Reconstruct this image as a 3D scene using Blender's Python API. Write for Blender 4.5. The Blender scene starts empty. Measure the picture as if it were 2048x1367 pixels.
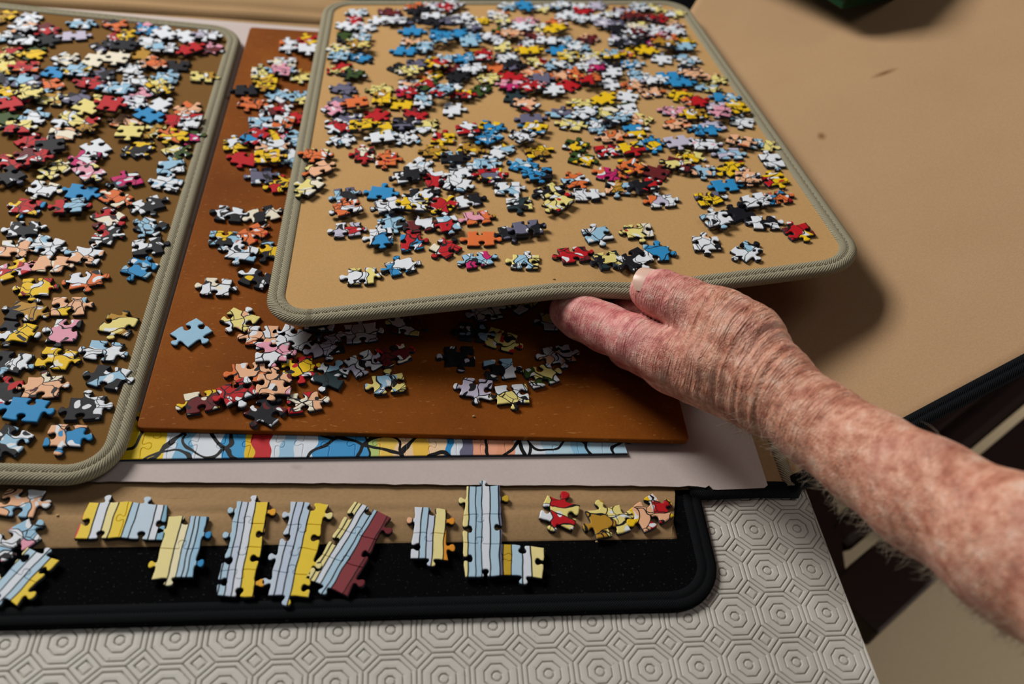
import bpy, bmesh, math, random
import numpy as np
from mathutils import Matrix, Vector

# ------------------------------------------------------------------ units
S = 0.024                      # one pitch of the embossed octagons, in metres; all layout below is in pitches
scene = bpy.context.scene
COL = scene.collection

# ------------------------------------------------------------------ camera
F_PX = 1709.94
PITCH, YAW, ROLL = 0.7656557, -0.1943467, 0.1467763
CAM = np.array([2.0803105, -7.4291470, 16.0234291])
def _rot(p, y, r):
    cx, sx, cz, sz, cr, sr = math.cos(p), math.sin(p), math.cos(y), math.sin(y), math.cos(r), math.sin(r)
    return (np.array([[cz, -sz, 0], [sz, cz, 0], [0, 0, 1]]) @ np.array([[1, 0, 0], [0, cx, -sx], [0, sx, cx]])
            @ np.array([[cr, -sr, 0], [sr, cr, 0], [0, 0, 1]]))
RC = _rot(PITCH, YAW, ROLL)
cd = bpy.data.cameras.new('camera'); cam = bpy.data.objects.new('camera', cd); COL.objects.link(cam)
cd.sensor_width = 36.0; cd.lens = F_PX * 36.0 / 2048.0
cd.clip_start = 0.01; cd.clip_end = 20.0
M4 = Matrix([[*RC[i], CAM[i] * S] for i in range(3)] + [[0, 0, 0, 1]])
cam.matrix_world = M4
cd.dof.use_dof = True; cd.dof.focus_distance = 20.2 * S; cd.dof.aperture_fstop = 6.0
scene.camera = cam

# ------------------------------------------------------------------ light
world = bpy.data.worlds.new('world'); scene.world = world; world.use_nodes = True
world.node_tree.nodes['Background'].inputs[0].default_value = (0.80, 0.88, 1.0, 1)
world.node_tree.nodes['Background'].inputs[1].default_value = 0.026
def area(name, loc, target, size, power, col):
    ld = bpy.data.lights.new(name, 'AREA'); ld.shape = 'RECTANGLE'; ld.size, ld.size_y = size
    ld.energy = power; ld.color = col
    o = bpy.data.objects.new(name, ld); COL.objects.link(o); o.location = loc
    o.rotation_euler = (Vector(target) - Vector(loc)).to_track_quat('-Z', 'Y').to_euler()
    return o
area('window_light', (-1.25, 1.55, 1.40), (0.18, 0.25, 0.0), (0.8, 0.8), 42.0, (1.0, 0.97, 0.93))
area('overhead_fill', (1.05, 0.12, 2.2), (0.65, 0.05, 0.0), (0.9, 0.9), 3.2, (1.0, 0.95, 0.88))  # weak soft fill added from overhead, stands for no particular lamp
area('low_floor_fill', (1.9, -0.45, -0.12), (0.65, 0.1, -0.78), (0.7, 0.7), 7.0, (1.0, 0.96, 0.9))  # added low fill, brightens floor and chair below the table edge; no real door
vs = scene.view_settings
vs.view_transform = 'Standard'; vs.look = 'None'; vs.gamma = 1.0; vs.use_curve_mapping = False; vs.exposure = 0.52

# ------------------------------------------------------------------ projection helpers
def ray(px, py):
    return RC @ np.array([(px - 1024.0) / F_PX, -(py - 683.5) / F_PX, -1.0])
def at_z(px, py, z):
    d = ray(px, py); return CAM + d * ((z - CAM[2]) / d[2])
def depth_of(P):
    return -(RC.T @ (np.asarray(P, float) - CAM))[2]
def to_px(P):
    c = RC.T @ (np.asarray(P, float) - CAM)
    return 1024 + F_PX * c[0] / -c[2], 683.5 - F_PX * c[1] / -c[2]

# ------------------------------------------------------------------ object helpers
def tag(o, label=None, cat=None, group=None, kind=None):
    if label: o['label'] = label
    if cat: o['category'] = cat
    if group: o['group'] = group
    if kind: o['kind'] = kind
    return o
def mesh_obj(name, verts, faces, mat=None, parent=None, uvs=None, smooth=False, mats=None, fmat=None, origin=None):
    me = bpy.data.meshes.new(name)
    V = np.asarray(verts, float)
    org = np.zeros(3) if origin is None else np.asarray(origin, float)
    me.from_pydata([tuple(v) for v in ((V - org) * S)], [], [tuple(f) for f in faces])
    if uvs is not None:
        ul = me.uv_layers.new(name='UVMap')
        vi = np.zeros(len(me.loops), int); me.loops.foreach_get('vertex_index', vi)
        ul.data.foreach_set('uv', np.asarray(uvs, float)[vi].ravel())
    for m in (mats or ([mat] if mat else [])): me.materials.append(m)
    if fmat is not None: me.polygons.foreach_set('material_index', np.asarray(fmat, np.int32))
    if smooth: me.polygons.foreach_set('use_smooth', np.ones(len(me.polygons), bool))
    me.update()
    o = bpy.data.objects.new(name, me); COL.objects.link(o)
    o.location = org * S
    if parent is not None:
        o.parent = parent
        o.location = (org - np.array(parent.get('_org', (0, 0, 0)))) * S
    return o
def empty(name, org):
    o = bpy.data.objects.new(name, None); COL.objects.link(o); o.empty_display_size = 0.01
    o.location = np.asarray(org) * S; o['_org'] = [float(a) for a in org]
    return o
def box_vf(x0, x1, y0, y1, z0, z1):
    v = [(x0, y0, z0), (x1, y0, z0), (x1, y1, z0), (x0, y1, z0), (x0, y0, z1), (x1, y0, z1), (x1, y1, z1), (x0, y1, z1)]
    f = [(0, 3, 2, 1), (4, 5, 6, 7), (0, 1, 5, 4), (1, 2, 6, 5), (2, 3, 7, 6), (3, 0, 4, 7)]
    return v, f
def bevel(o, w, seg=2):
    m = o.modifiers.new('bevel', 'BEVEL'); m.width = w * S; m.segments = seg; m.limit_method = 'ANGLE'; m.angle_limit = 0.6
    return o

# ------------------------------------------------------------------ materials
def lin(h):
    if isinstance(h, str): h = tuple(int(h[i:i + 2], 16) / 255 for i in (0, 2, 4))
    return tuple((c / 12.92 if c <= 0.04045 else ((c + 0.055) / 1.055) ** 2.4) for c in h) + (1.0,)
class NT:
    def __init__(s, name, rough=0.8, spec=0.3):
        s.m = bpy.data.materials.new(name); s.m.use_nodes = True; s.t = s.m.node_tree; s.n = s.t.nodes
        s.b = s.n['Principled BSDF']; s.b.inputs['Roughness'].default_value = rough
        s.b.inputs['Specular IOR Level'].default_value = spec
    def node(s, ty, **kw):
        nd = s.n.new(ty)
        for k, v in kw.items():
            if k.startswith('i_'): nd.inputs[int(k[2:]) if k[2:].isdigit() else k[2:]].default_value = v
            else: setattr(nd, k, v)
        return nd
    def link(s, a, b): s.t.links.new(a, b)
    def coord(s, kind='Object'): return s.node('ShaderNodeTexCoord').outputs[kind]
    def mapping(s, src, scale=(1, 1, 1), rot=(0, 0, 0), loc=(0, 0, 0)):
        m = s.node('ShaderNodeMapping'); m.inputs['Scale'].default_value = scale; m.inputs['Rotation'].default_value = rot
        m.inputs['Location'].default_value = loc; s.link(src, m.inputs['Vector']); return m.outputs[0]
    def noise(s, vec, scale, detail=2.0, rough=0.5):
        n = s.node('ShaderNodeTexNoise'); n.inputs['Scale'].default_value = scale; n.inputs['Detail'].default_value = detail
        n.inputs['Roughness'].default_value = rough
        if vec is not None: s.link(vec, n.inputs['Vector'])
        return n
    def math(s, op, a, b=None, c=None, clamp=False):
        m = s.node('ShaderNodeMath', operation=op, use_clamp=clamp)
        for i, x in enumerate((a, b, c)):
            if x is None: continue
            if isinstance(x, (int, float)): m.inputs[i].default_value = x
            else: s.link(x, m.inputs[i])
        return m.outputs[0]
    def mix(s, f, a, b, mode='MIX'):
        m = s.node('ShaderNodeMix', data_type='RGBA', blend_type=mode)
        for sock, x in ((m.inputs[0], f), (m.inputs[6], a), (m.inputs[7], b)):
            if isinstance(x, (int, float)): sock.default_value = x
            elif isinstance(x, tuple): sock.default_value = x
            else: s.link(x, sock)
        return m.outputs[2]
    def ramp(s, src, stops, interp='LINEAR'):
        r = s.node('ShaderNodeValToRGB'); cr = r.color_ramp; cr.interpolation = interp
        while len(cr.elements) < len(stops): cr.elements.new(0.5)
        for e, (p, c) in zip(cr.elements, stops): e.position = p; e.color = c
        s.link(src, r.inputs[0]); return r.outputs[0]
    def bump(s, h, strength=0.3, dist=0.001):
        b = s.node('ShaderNodeBump'); b.inputs['Strength'].default_value = strength; b.inputs['Distance'].default_value = dist
        s.link(h, b.inputs['Height']); s.link(b.outputs[0], s.b.inputs['Normal']); return b
    def color(s, c):
        if isinstance(c, tuple): s.b.inputs['Base Color'].default_value = c
        else: s.link(c, s.b.inputs['Base Color'])

def felt_mat(name, c1, c2, grain=1500, bs=0.25, spots=()):
    t = NT(name, 0.95, 0.1); co = t.coord()
    n1 = t.noise(co, grain * 0.6, 3, 0.7); n2 = t.noise(co, 18, 3)
    c = t.mix(n2.outputs[0], lin(c1), lin(c2))
    c = t.mix(t.math('MULTIPLY', n1.outputs[0], 0.35), c, lin('3a2a18'))
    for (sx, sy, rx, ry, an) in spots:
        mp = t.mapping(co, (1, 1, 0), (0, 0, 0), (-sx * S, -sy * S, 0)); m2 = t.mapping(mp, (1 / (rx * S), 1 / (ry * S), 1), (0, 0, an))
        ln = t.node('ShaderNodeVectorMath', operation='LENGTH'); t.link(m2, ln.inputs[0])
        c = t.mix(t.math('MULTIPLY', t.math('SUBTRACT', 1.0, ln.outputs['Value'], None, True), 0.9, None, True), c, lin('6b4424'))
    t.color(c); t.bump(n1.outputs[0], bs, 0.0006)
    return t.m
MAT_TRAY = felt_mat('tan_felt', 'd6ab72', 'cca068')
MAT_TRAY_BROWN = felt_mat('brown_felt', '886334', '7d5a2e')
MAT_LINING = felt_mat('tan_lining', 'bd9a70', 'aa8a62', 900)
MAT_FLAP = None

def twill_mat(name, c1, c2, freq=26.0, slant=1.0, bs=0.8):
    t = NT(name, 0.85, 0.12); uv = t.node('ShaderNodeUVMap').outputs[0]
    sep = t.node('ShaderNodeSeparateXYZ'); t.link(uv, sep.inputs[0])
    ph = t.math('MULTIPLY', t.math('ADD', sep.outputs[0], t.math('MULTIPLY', sep.outputs[1], slant)), freq)
    w = t.math('ADD', t.math('MULTIPLY', t.math('SINE', ph), 0.5), 0.5)
    w2 = t.math('ADD', t.math('MULTIPLY', t.math('SINE', t.math('MULTIPLY', sep.outputs[0], freq * 2.3)), 0.15), 0.0)
    h = t.math('ADD', w, w2)
    n = t.noise(t.coord(), 400, 2)
    c = t.mix(w, lin(c1), lin(c2)); c = t.mix(t.math('MULTIPLY', n.outputs[0], 0.3), c, lin(c1))
    t.color(c); t.bump(h, bs, 0.0007)
    return t.m
MAT_BIND = twill_mat('sage_webbing', '7d7660', 'bdb59a', 80.0, 1.1, 0.6)
MAT_BLACKBIND = twill_mat('black_webbing', '050608', '15181c', 110.0, 1.0, 0.5)
def black_felt():
    t = NT('black_felt', 1.0, 0.05); n = t.noise(t.coord(), 1800, 2); n2 = t.noise(t.coord(), 900, 0)
    sp = t.math('GREATER_THAN', n2.outputs[0], 0.77)
    t.color(t.mix(sp, t.mix(n.outputs[0], lin('030304'), lin('0e0e10')), lin('2a2a2c'))); t.bump(n.outputs[0], 0.5, 0.0006); return t.m
MAT_BLACK = black_felt()
def hardboard_mat():
    t = NT('hardboard_brown', 0.8, 0.12); co = t.coord()
    n1 = t.noise(co, 900, 3, 0.7); n2 = t.noise(co, 14, 4, 0.6); n3 = t.noise(t.mapping(co, (1, 3, 1)), 220, 3)
    c = t.ramp(n2.outputs[0], [(0.25, lin('7c400a')), (0.55, lin('94500e')), (0.8, lin('a45e18'))])
    c = t.mix(t.math('MULTIPLY', n1.outputs[0], 0.55), c, lin('4a2204'))
    sp = t.math('GREATER_THAN', n3.outputs[0], 0.68)
    c = t.mix(t.math('MULTIPLY', sp, 0.35), c, lin('b98447'))
    t.color(c); t.bump(n1.outputs[0], 0.12, 0.0004); return t.m
MAT_HARD = hardboard_mat()
def card_mat():
    t = NT('grey_cardboard', 0.9, 0.15); co = t.coord()
    n1 = t.noise(co, 700, 3, 0.7); n2 = t.noise(co, 30, 3); n3 = t.noise(co, 55, 1)
    c = t.mix(n2.outputs[0], lin('d6c8c2'), lin('c8b9b4'))
    c = t.mix(t.math('MULTIPLY', n1.outputs[0], 0.3), c, lin('8f8682'))
    st = t.ramp(n3.outputs[0], [(0.70, (0, 0, 0, 1)), (0.78, (1, 1, 1, 1))])
    c = t.mix(t.math('MULTIPLY', st, 0.5), c, lin('8d7c6c'))
    t.color(c); t.bump(n1.outputs[0], 0.1, 0.0004); return t.m
MAT_CARD = card_mat()
def plain(name, c, rough=0.7, spec=0.3, grain=None, c2=None, bs=0.1):
    t = NT(name, rough, spec)
    if grain:
        n = t.noise(t.coord(), grain, 3); t.color(t.mix(n.outputs[0], lin(c), lin(c2 or c))); t.bump(n.outputs[0], bs, 0.0005)
    else: t.color(lin(c))
    return t.m
def vinyl():
    t = NT('cream_vinyl', 0.55, 0.35); n = t.noise(t.coord(), 60, 4); n2 = t.noise(t.coord(), 1400, 2); n3 = t.noise(t.coord(), 420, 1)
    c = t.mix(n.outputs[0], lin('d0ccc4'), lin('c3beb4'))
    sp = t.math('GREATER_THAN', n3.outputs[0], 0.74)
    c = t.mix(t.math('MULTIPLY', sp, 0.35), c, lin('7d7262'))
    t.color(c); t.bump(n2.outputs[0], 0.06, 0.0003); return t.m
MAT_VINYL = vinyl()
def wood_mat(name, a, b):
    t = NT(name, 0.45, 0.4); co = t.coord()
    n = t.noise(t.mapping(co, (3, 60, 60)), 3.0, 4); t.color(t.mix(n.outputs[0], lin(a), lin(b))); return t.m
MAT_WOOD = wood_mat('dark_wood', '1e0d06', '361a0c')
MAT_CARPET = plain('beige_carpet', 'dcc6a4', 1.0, 0.05, 260, 'c4ae8c', 0.6)
MAT_EDGE = plain('piece_core', '3c424e', 0.9, 0.1)

# print on the jigsaw pieces: patches of up to three colours with ink outlines
def print_mat():
    t = NT('printed_card', 0.6, 0.14)
    uv = t.node('ShaderNodeUVMap').outputs[0]
    at = {k: t.node('ShaderNodeAttribute', attribute_name=k, attribute_type='GEOMETRY') for k in ('c1', 'c2', 'c3', 'ink')}
    wn = t.noise(uv, 2.2, 1)
    ws = t.node('ShaderNodeVectorMath', operation='MULTIPLY_ADD'); t.link(wn.outputs[1], ws.inputs[0])
    ws.inputs[1].default_value = (0.55, 0.55, 0); t.link(uv, ws.inputs[2])
    vo = t.node('ShaderNodeTexVoronoi', feature='F1', voronoi_dimensions='2D'); vo.inputs['Scale'].default_value = 2.4
    t.link(ws.outputs[0], vo.inputs['Vector'])
    ve = t.node('ShaderNodeTexVoronoi', feature='DISTANCE_TO_EDGE', voronoi_dimensions='2D'); ve.inputs['Scale'].default_value = 2.4
    t.link(ws.outputs[0], ve.inputs['Vector'])
    sep = t.node('ShaderNodeSeparateColor'); t.link(vo.outputs['Color'], sep.inputs[0])
    f2 = t.math('GREATER_THAN', sep.outputs[0], 0.66); f3 = t.math('GREATER_THAN', sep.outputs[1], 0.78)
    c = t.mix(f2, at['c1'].outputs[0], at['c2'].outputs[0])
    c = t.mix(f3, c, at['c3'].outputs[0])
    vs_ = t.node('ShaderNodeTexVoronoi', feature='F1', voronoi_dimensions='2D'); vs_.inputs['Scale'].default_value = 5.5
    t.link(ws.outputs[0], vs_.inputs['Vector'])
    s2_ = t.node('ShaderNodeSeparateColor'); t.link(vs_.outputs['Color'], s2_.inputs[0])
    dot = t.math('LESS_THAN', vs_.outputs['Distance'], 0.42)
    ak = t.math('MULTIPLY', dot, at['ink'].outputs[2])
    c = t.mix(t.math('MULTIPLY', ak, t.math('GREATER_THAN', s2_.outputs[0], 0.84)), c, lin('e6e9ee'))
    c = t.mix(t.math('MULTIPLY', ak, t.math('GREATER_THAN', s2_.outputs[1], 0.88)), c, at['c2'].outputs[0])
    c = t.mix(t.math('MULTIPLY', ak, t.math('GREATER_THAN', s2_.outputs[2], 0.93)), c, (0.015, 0.014, 0.016, 1))
    wash = t.noise(uv, 5.0, 3)
    c = t.mix(t.math('MULTIPLY', t.math('SUBTRACT', wash.outputs[0], 0.35, None, True), 0.7), c, (0.85, 0.85, 0.85, 1), 'MULTIPLY')
    line = t.math('LESS_THAN', ve.outputs['Distance'], 0.036)
    w3 = t.node('ShaderNodeTexVoronoi', feature='DISTANCE_TO_EDGE', voronoi_dimensions='2D'); w3.inputs['Scale'].default_value = 3.6
    t.link(ws.outputs[0], w3.inputs['Vector'])
    fine = t.math('MULTIPLY', t.math('LESS_THAN', w3.outputs['Distance'], 0.04), t.math('GREATER_THAN', sep.outputs[2], 0.72))
    ink = t.math('MULTIPLY', t.math('MAXIMUM', line, fine), at['ink'].outputs[2])
    c = t.mix(ink, c, (0.012, 0.011, 0.012, 1))
    t.color(c); return t.m
MAT_PRINT = print_mat()
# bands of colour along one direction of the print (drawn stripes)
def band_mat(name, bands, width, angle=0.0, warp=0.06, x0=0.0, doodle=0.0):
    """bands: list of (colour hex, share, ink line after)"""
    t = NT(name, 0.55, 0.2); uv = t.node('ShaderNodeUVMap').outputs[0]
    wn = t.noise(uv, 1.6, 1)
    ws = t.node('ShaderNodeVectorMath', operation='MULTIPLY_ADD'); t.link(wn.outputs[1], ws.inputs[0])
    ws.inputs[1].default_value = (warp * 2, warp * 2, 0); t.link(uv, ws.inputs[2])
    mp = t.mapping(ws.outputs[0], (1, 1, 1), (0, 0, angle), (-warp, -warp, 0))
    sep = t.node('ShaderNodeSeparateXYZ'); t.link(mp, sep.inputs[0])
    v = t.math('DIVIDE', t.math('SUBTRACT', sep.outputs[0], x0), width, None, True)
    tot = sum(b[1] for b in bands); p = 0; stops = []
    for col, sh, ink in bands:
        stops.append((p / tot, lin(col))); p += sh
        if ink: stops.append((max(0, p / tot - ink / width), lin('0c0b0c')))
    stops = stops[:31]
    c = t.ramp(v, stops, 'CONSTANT')
    if doodle:
        vd = t.node('ShaderNodeTexVoronoi', feature='DISTANCE_TO_EDGE', voronoi_dimensions='2D'); vd.inputs['Scale'].default_value = doodle
        t.link(ws.outputs[0], vd.inputs['Vector'])
        vf = t.node('ShaderNodeTexVoronoi', feature='F1', voronoi_dimensions='2D'); vf.inputs['Scale'].default_value = doodle * 1.3
        t.link(ws.outputs[0], vf.inputs['Vector'])
        ring = t.math('LESS_THAN', t.math('ABSOLUTE', t.math('SUBTRACT', vf.outputs['Distance'], 0.33)), 0.022)
        c = t.mix(t.math('MAXIMUM', t.math('LESS_THAN', vd.outputs['Distance'], 0.022), ring), c, lin('0c0b0c'))
    wash = t.noise(uv, 5.0, 3)
    c = t.mix(t.math('MULTIPLY', t.math('SUBTRACT', wash.outputs[0], 0.35, None, True), 0.6), c, (0.8, 0.85, 0.9, 1), 'MULTIPLY')
    t.color(c); return t.m

# ================================================================== large structure
# floor
v, f = box_vf(-60, 70, -50, 70, -33.2, -32.4)
tag(mesh_obj('floor', v, f, MAT_CARPET), kind='structure', label='beige carpeted floor below the table edge')

# dining table with its embossed vinyl protector
TX1, TX0, TY0, TY1 = 11.55, -26.0, -6.5, 36.0
tbl = empty('dining_table', (-7, 15, -32.4)); tag(tbl, 'dark wooden dining table under the cream embossed cover', 'table')
v, f = box_vf(TX0, TX1 - 0.05, TY0, TY1, -1.5, -0.16)
bevel(mesh_obj('table_top', v, f, MAT_WOOD, tbl), 0.1)
v, f = box_vf(TX0 + 1, TX1 - 1.0, TY0 + 1, TY0 + 2, -4.5, -1.5); mesh_obj('apron', v, f, MAT_WOOD, tbl)
v, f = box_vf(TX1 - 2.0, TX1 - 1.0, TY0 + 2, TY1 - 2, -4.5, -1.5); mesh_obj('apron', v, f, MAT_WOOD, tbl)
for lx in (TX0 + 2, TX1 - 2.4):
    for ly in (TY0 + 2.2, TY1 - 2.2):
        v, f = box_vf(lx - 1, lx + 1, ly - 1, ly + 1, -32.4, -1.5); bevel(mesh_obj('leg', v, f, MAT_WOOD, tbl), 0.15)

def emboss():
    V, Fc = [], []
    HI = 0.045
    def bands(edges, top):
        """flat raised bands between narrow grooves; edges run from the rim inwards"""
        out = [(edges[0], .012)]
        for o_, i_ in zip(edges[:-1], edges[1:]):
            out += [(o_ - .004, 0), (o_ - .011, .030), (o_ - .022, .038), ((o_ + i_) / 2, .041), (i_ + .022, .038), (i_ + .011, .030), (i_ + .004, 0)]
        out += [(edges[-1] - .004, 0), (edges[-1] - .014, .028), (edges[-1] * .6, top)]
        return out
    oct_rings = bands([0.5, 0.40, 0.235, 0.09], .036)
    dia_rings = bands([0.2071, 0.098], .036)
    def cell(cx, cy, rings, n, rot):
        base = len(V); k = 1.0 / math.cos(math.pi / n)
        for a, h in rings:
            for q in range(n):
                th = rot + 2 * math.pi * (q + 0.5) / n
                V.append((min(cx + a * k * math.cos(th), TX1), cy + a * k * math.sin(th), h - HI))
        for r in range(len(rings) - 1):
            for q in range(n):
                q2 = (q + 1) % n
                Fc.append((base + r * n + q, base + r * n + q2, base + (r + 1) * n + q2, base + (r + 1) * n + q))
        Fc.append(tuple(base + (len(rings) - 1) * n + q for q in range(n)))
    for i in range(-20, 13):
        for j in range(-4, 5):
            cell(i, j, oct_rings, 8, 0.0)
            if i < 12: cell(i + 0.5, j + 0.5, dia_rings, 4, math.pi / 4)
    return V, Fc
pad = empty('table_protector', (-7, 0, 0)); tag(pad, 'cream vinyl table protector embossed with octagons and diamonds', 'table cover')
V, Fc = emboss(); mesh_obj('embossed_surface', V, Fc, MAT_VINYL, pad)
v, f = box_vf(TX0, TX1, TY0, TY1, -0.16, -0.05); bevel(mesh_obj('backing', v, f, MAT_VINYL, pad), 0.03)

# ------------------------------------------------------------------ sweeping a binding round a path
def sweep(path, inward, up, profile, closed):
    P = np.asarray(path, float); I = np.asarray(inward, float); U = np.asarray(up, float)
    n, m = len(P), len(profile)
    pr = np.asarray(profile, float)
    V = (P[:, None] + I[:, None] * pr[None, :, :1] + U[:, None] * pr[None, :, 1:2]).reshape(-1, 3)
    nn = n if closed else n - 1
    L = np.r_[0, np.cumsum(np.linalg.norm(np.diff(np.r_[P, P[:1]] if closed else P, axis=0), axis=1))]
    pl = np.r_[0, np.cumsum(np.linalg.norm(np.diff(pr, axis=0), axis=1))]
    F, UV = [], [(L[a], pl[b]) for a in range(n) for b in range(m)]
    for a in range(nn):
        a2 = (a + 1) % n
        for b in range(m - 1):
            F.append((a * m + b, a * m + b + 1, a2 * m + b + 1, a2 * m + b))
    if not closed:
        F.append(tuple(range(m))); F.append(tuple((n - 1) * m + b for b in reversed(range(m))))
    return V, F, UV
def rrect(W, L, r, step=0.22):
    pts = []
    def seg(p, q):
        d = math.dist(p, q); k = max(2, int(d / step))
        for i in range(k): pts.append((p[0] + (q[0] - p[0]) * i / k, p[1] + (q[1] - p[1]) * i / k))
    def arc(cx, cy, a0):
        for i in range(12):
            a = a0 + math.pi / 2 * i / 12; pts.append((cx + r * math.cos(a), cy + r * math.sin(a)))
    seg((r, 0), (W - r, 0)); arc(W - r, r, -math.pi / 2); seg((W, r), (W, L - r)); arc(W - r, L - r, 0)
    seg((W - r, L), (r, L)); arc(r, L - r, math.pi / 2); seg((0, L - r), (0, r)); arc(r, r, math.pi)
    return np.array(pts)

# ------------------------------------------------------------------ the puzzle case
case = empty('puzzle_case', (0, 3, 0)); tag(case, 'open black-bound puzzle carry case with tan felt lining and flaps', 'puzzle case')
BASE_T = 0.10
# base panel (black outside) and near flap outline with rounded corner
v, f = box_vf(-24, 11.2, 2.85, 31.5, 0.0, BASE_T)
mesh_obj('base_panel', v, f, MAT_BLACK, case)
v, f = box_vf(-24, 11.0, 3.0, 24.6, BASE_T, BASE_T + 0.02)
mesh_obj('base_lining', v, f, MAT_LINING, case)
def near_flap():
    r = 1.15; xr = 8.86; yb = 0.22
    out = [(-24, 3.0), (-24, yb + 0.26)]
    out += [(x, yb + 0.26 - 0.019 * (x + 24) * 0.6) for x in np.linspace(-23, xr - r, 30)]
    y0 = out[-1][1]
    for i in range(1, 13):
        a = -math.pi / 2 + math.pi / 2 * i / 12 * 0.92; out.append((xr - r + r * math.cos(a), y0 + r + r * math.sin(a)))
    out.append((xr + 0.06, 3.0))
    return out
NF = near_flap()
n = len(NF); V = [(x, y, 0.0) for x, y in NF] + [(x, y, BASE_T) for x, y in NF]
Fc = [tuple(range(n, 2 * n)), tuple(reversed(range(n)))] + [(i, (i + 1) % n, n + (i + 1) % n, n + i) for i in range(n)]
mesh_obj('near_flap', V, Fc, MAT_BLACK, case)
# tan lining strip of the near flap, with a soft fold
xs = np.linspace(-24, 8.35, 150); prof = [(1.80, 0.005), (1.84, .03), (2.35, .035), (2.50, .055), (2.56, .03), (2.62, .06), (2.8, .04), (2.95, .025), (3.2, .015)]
V, Fc = [], []
for x in xs:
    for k, (y, h) in enumerate(prof):
        wob = 0.02 * math.sin(2.6 * x + 0.7 * k) * (1 if x < -1 else 0.3) * (1 if 2 < k else 0)
        xx = x - 0.33 * max(0, (3.0 - y)) / 1.2 * (1 if x > 8.3 else 0)
        V.append((xx, y - 0.012 * x + 0.05, BASE_T + h + wob * 0.6))
m = len(prof)
for i in range(len(xs) - 1):
    for k in range(m - 1): Fc.append((i * m + k, (i + 1) * m + k, (i + 1) * m + k + 1, i * m + k + 1))
mesh_obj('lining_strip', V, Fc, MAT_LINING, case, smooth=True)
def bind_profile(w, t, puff, bot=1.0):
    return [(w, 0.0), (w, t), (w * .94, t + puff * .7), (w * .75, t + puff), (w * .58, t + puff * .9), (w * .53, t + puff * .45), (w * .48, t + puff * .9),
            (w * .28, t + puff * 1.05), (w * .1, t + puff * .4), (0, t * .5), (w * .1, -puff * .4 * bot), (w * .28, -puff * bot), (w, -puff * bot)]
def path_frames2(pts, z, closed=False, flip=1):
    P = np.array([(x, y, z) for x, y in pts], float)
    T = np.gradient(P, axis=0) if not closed else np.roll(P, -1, 0) - np.roll(P, 1, 0)
    T /= np.linalg.norm(T, axis=1)[:, None]
    I = np.stack([-T[:, 1], T[:, 0], 0 * T[:, 0]], 1) * flip
    return P, I, np.tile([0, 0, 1.0], (len(P), 1))
# binding along the near flap
pth = [(x, y) for x, y in NF[1:-1]] + [(8.90, 2.6), (8.93, 2.8)]
P, I, U = path_frames2(pth, 0.01); V, Fc, UV = sweep(P, I, U, bind_profile(0.42, BASE_T, 0.05, 0.0), False)
mesh_obj('flap_binding', V, Fc, MAT_BLACKBIND, case, UV, smooth=True)
# binding along the base edge beyond the near flap, running to the hinge of the right flap
KX = 11.25
def flap_pt(x, y):
    k = 0.66 - 0.22 * min(1.0, (y - 3) / 22.0); d = x - KX
    return np.array([x, y, 0.12 + k * (math.sqrt(d * d + 0.16) - 0.4 if d > 0 else 0.0)])
def near_y(x): return 2.9 + max(0, x - KX) * 0.235
pth3 = [np.array([x, 2.74 + 0.02 * math.sin(x * 2), 0.03]) for x in np.linspace(8.7, KX, 12)]
pth3 += [flap_pt(x, near_y(x)) + [0, 0, -0.06] for x in np.linspace(KX + 0.15, 30, 60)]
P = np.array(pth3); T = np.gradient(P, axis=0); T /= np.linalg.norm(T, axis=1)[:, None]
I = np.cross([0, 0, 1.0], T); I /= np.linalg.norm(I, axis=1)[:, None]; U = np.cross(T, I)
V, Fc, UV = sweep(P, I, U, bind_profile(0.42, 0.10, 0.06, 0.3), False)
mesh_obj('side_binding', V, Fc, MAT_BLACKBIND, case, UV, smooth=True)
# right flap, propped up on the chair
V, Fc = [], []; NX, NY = 34, 40
for i in range(NX):
    x = KX + (30 - KX) * i / (NX - 1); y0 = near_y(x) + 0.1; y1 = min(21 + 1.65 * (x - KX), 45)
    for j in range(NY):
        p = flap_pt(x, y0 + (y1 - y0) * j / (NY - 1)); V.append(p)
nv = len(V)
V += [p - np.array([0, 0, 0.13]) for p in V]
for i in range(NX - 1):
    for j in range(NY - 1):
        a, b, c, d = i * NY + j, (i + 1) * NY + j, (i + 1) * NY + j + 1, i * NY + j + 1
        Fc += [(a, b, c, d), (nv + d, nv + c, nv + b, nv + a)]
for i in range(NX - 1):
    for j in (0, NY - 1):
        a, b = i * NY + j, (i + 1) * NY + j; Fc.append((a, b, nv + b, nv + a) if j else (b, a, nv + a, nv + b))
for j in range(NY - 1):
    for i in (0, NX - 1):
        a, b = i * NY + j, i * NY + j + 1; Fc.append((a, b, nv + b, nv + a))
def on_flap(px, py):
    lo, hi = 0.3, 1.2                                   # parameter along the ray, relative to the level plane hit
    d = at_z(px, py, 0.0) - CAM
    for it in range(60):
        m = (lo + hi) / 2; p = CAM + d * m
        if p[2] > flap_pt(p[0], p[1])[2]: lo = m
        else: hi = m
    return CAM + d * lo
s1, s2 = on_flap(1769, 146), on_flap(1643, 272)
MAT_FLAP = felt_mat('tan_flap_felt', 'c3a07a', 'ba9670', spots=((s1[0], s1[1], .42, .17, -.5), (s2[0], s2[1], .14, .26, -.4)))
mesh_obj('right_flap', V, Fc, MAT_FLAP, case, smooth=True)
v, f = box_vf(-24, 19, 31.4, 44, 0.0, BASE_T)
mesh_obj('outer_cover', v, f, MAT_BLACK, case)
v, f = box_vf(11.1, 19, 26.0, 31.6, 0.0, BASE_T)
mesh_obj('outer_cover', v, f, MAT_BLACK, case)
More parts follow.
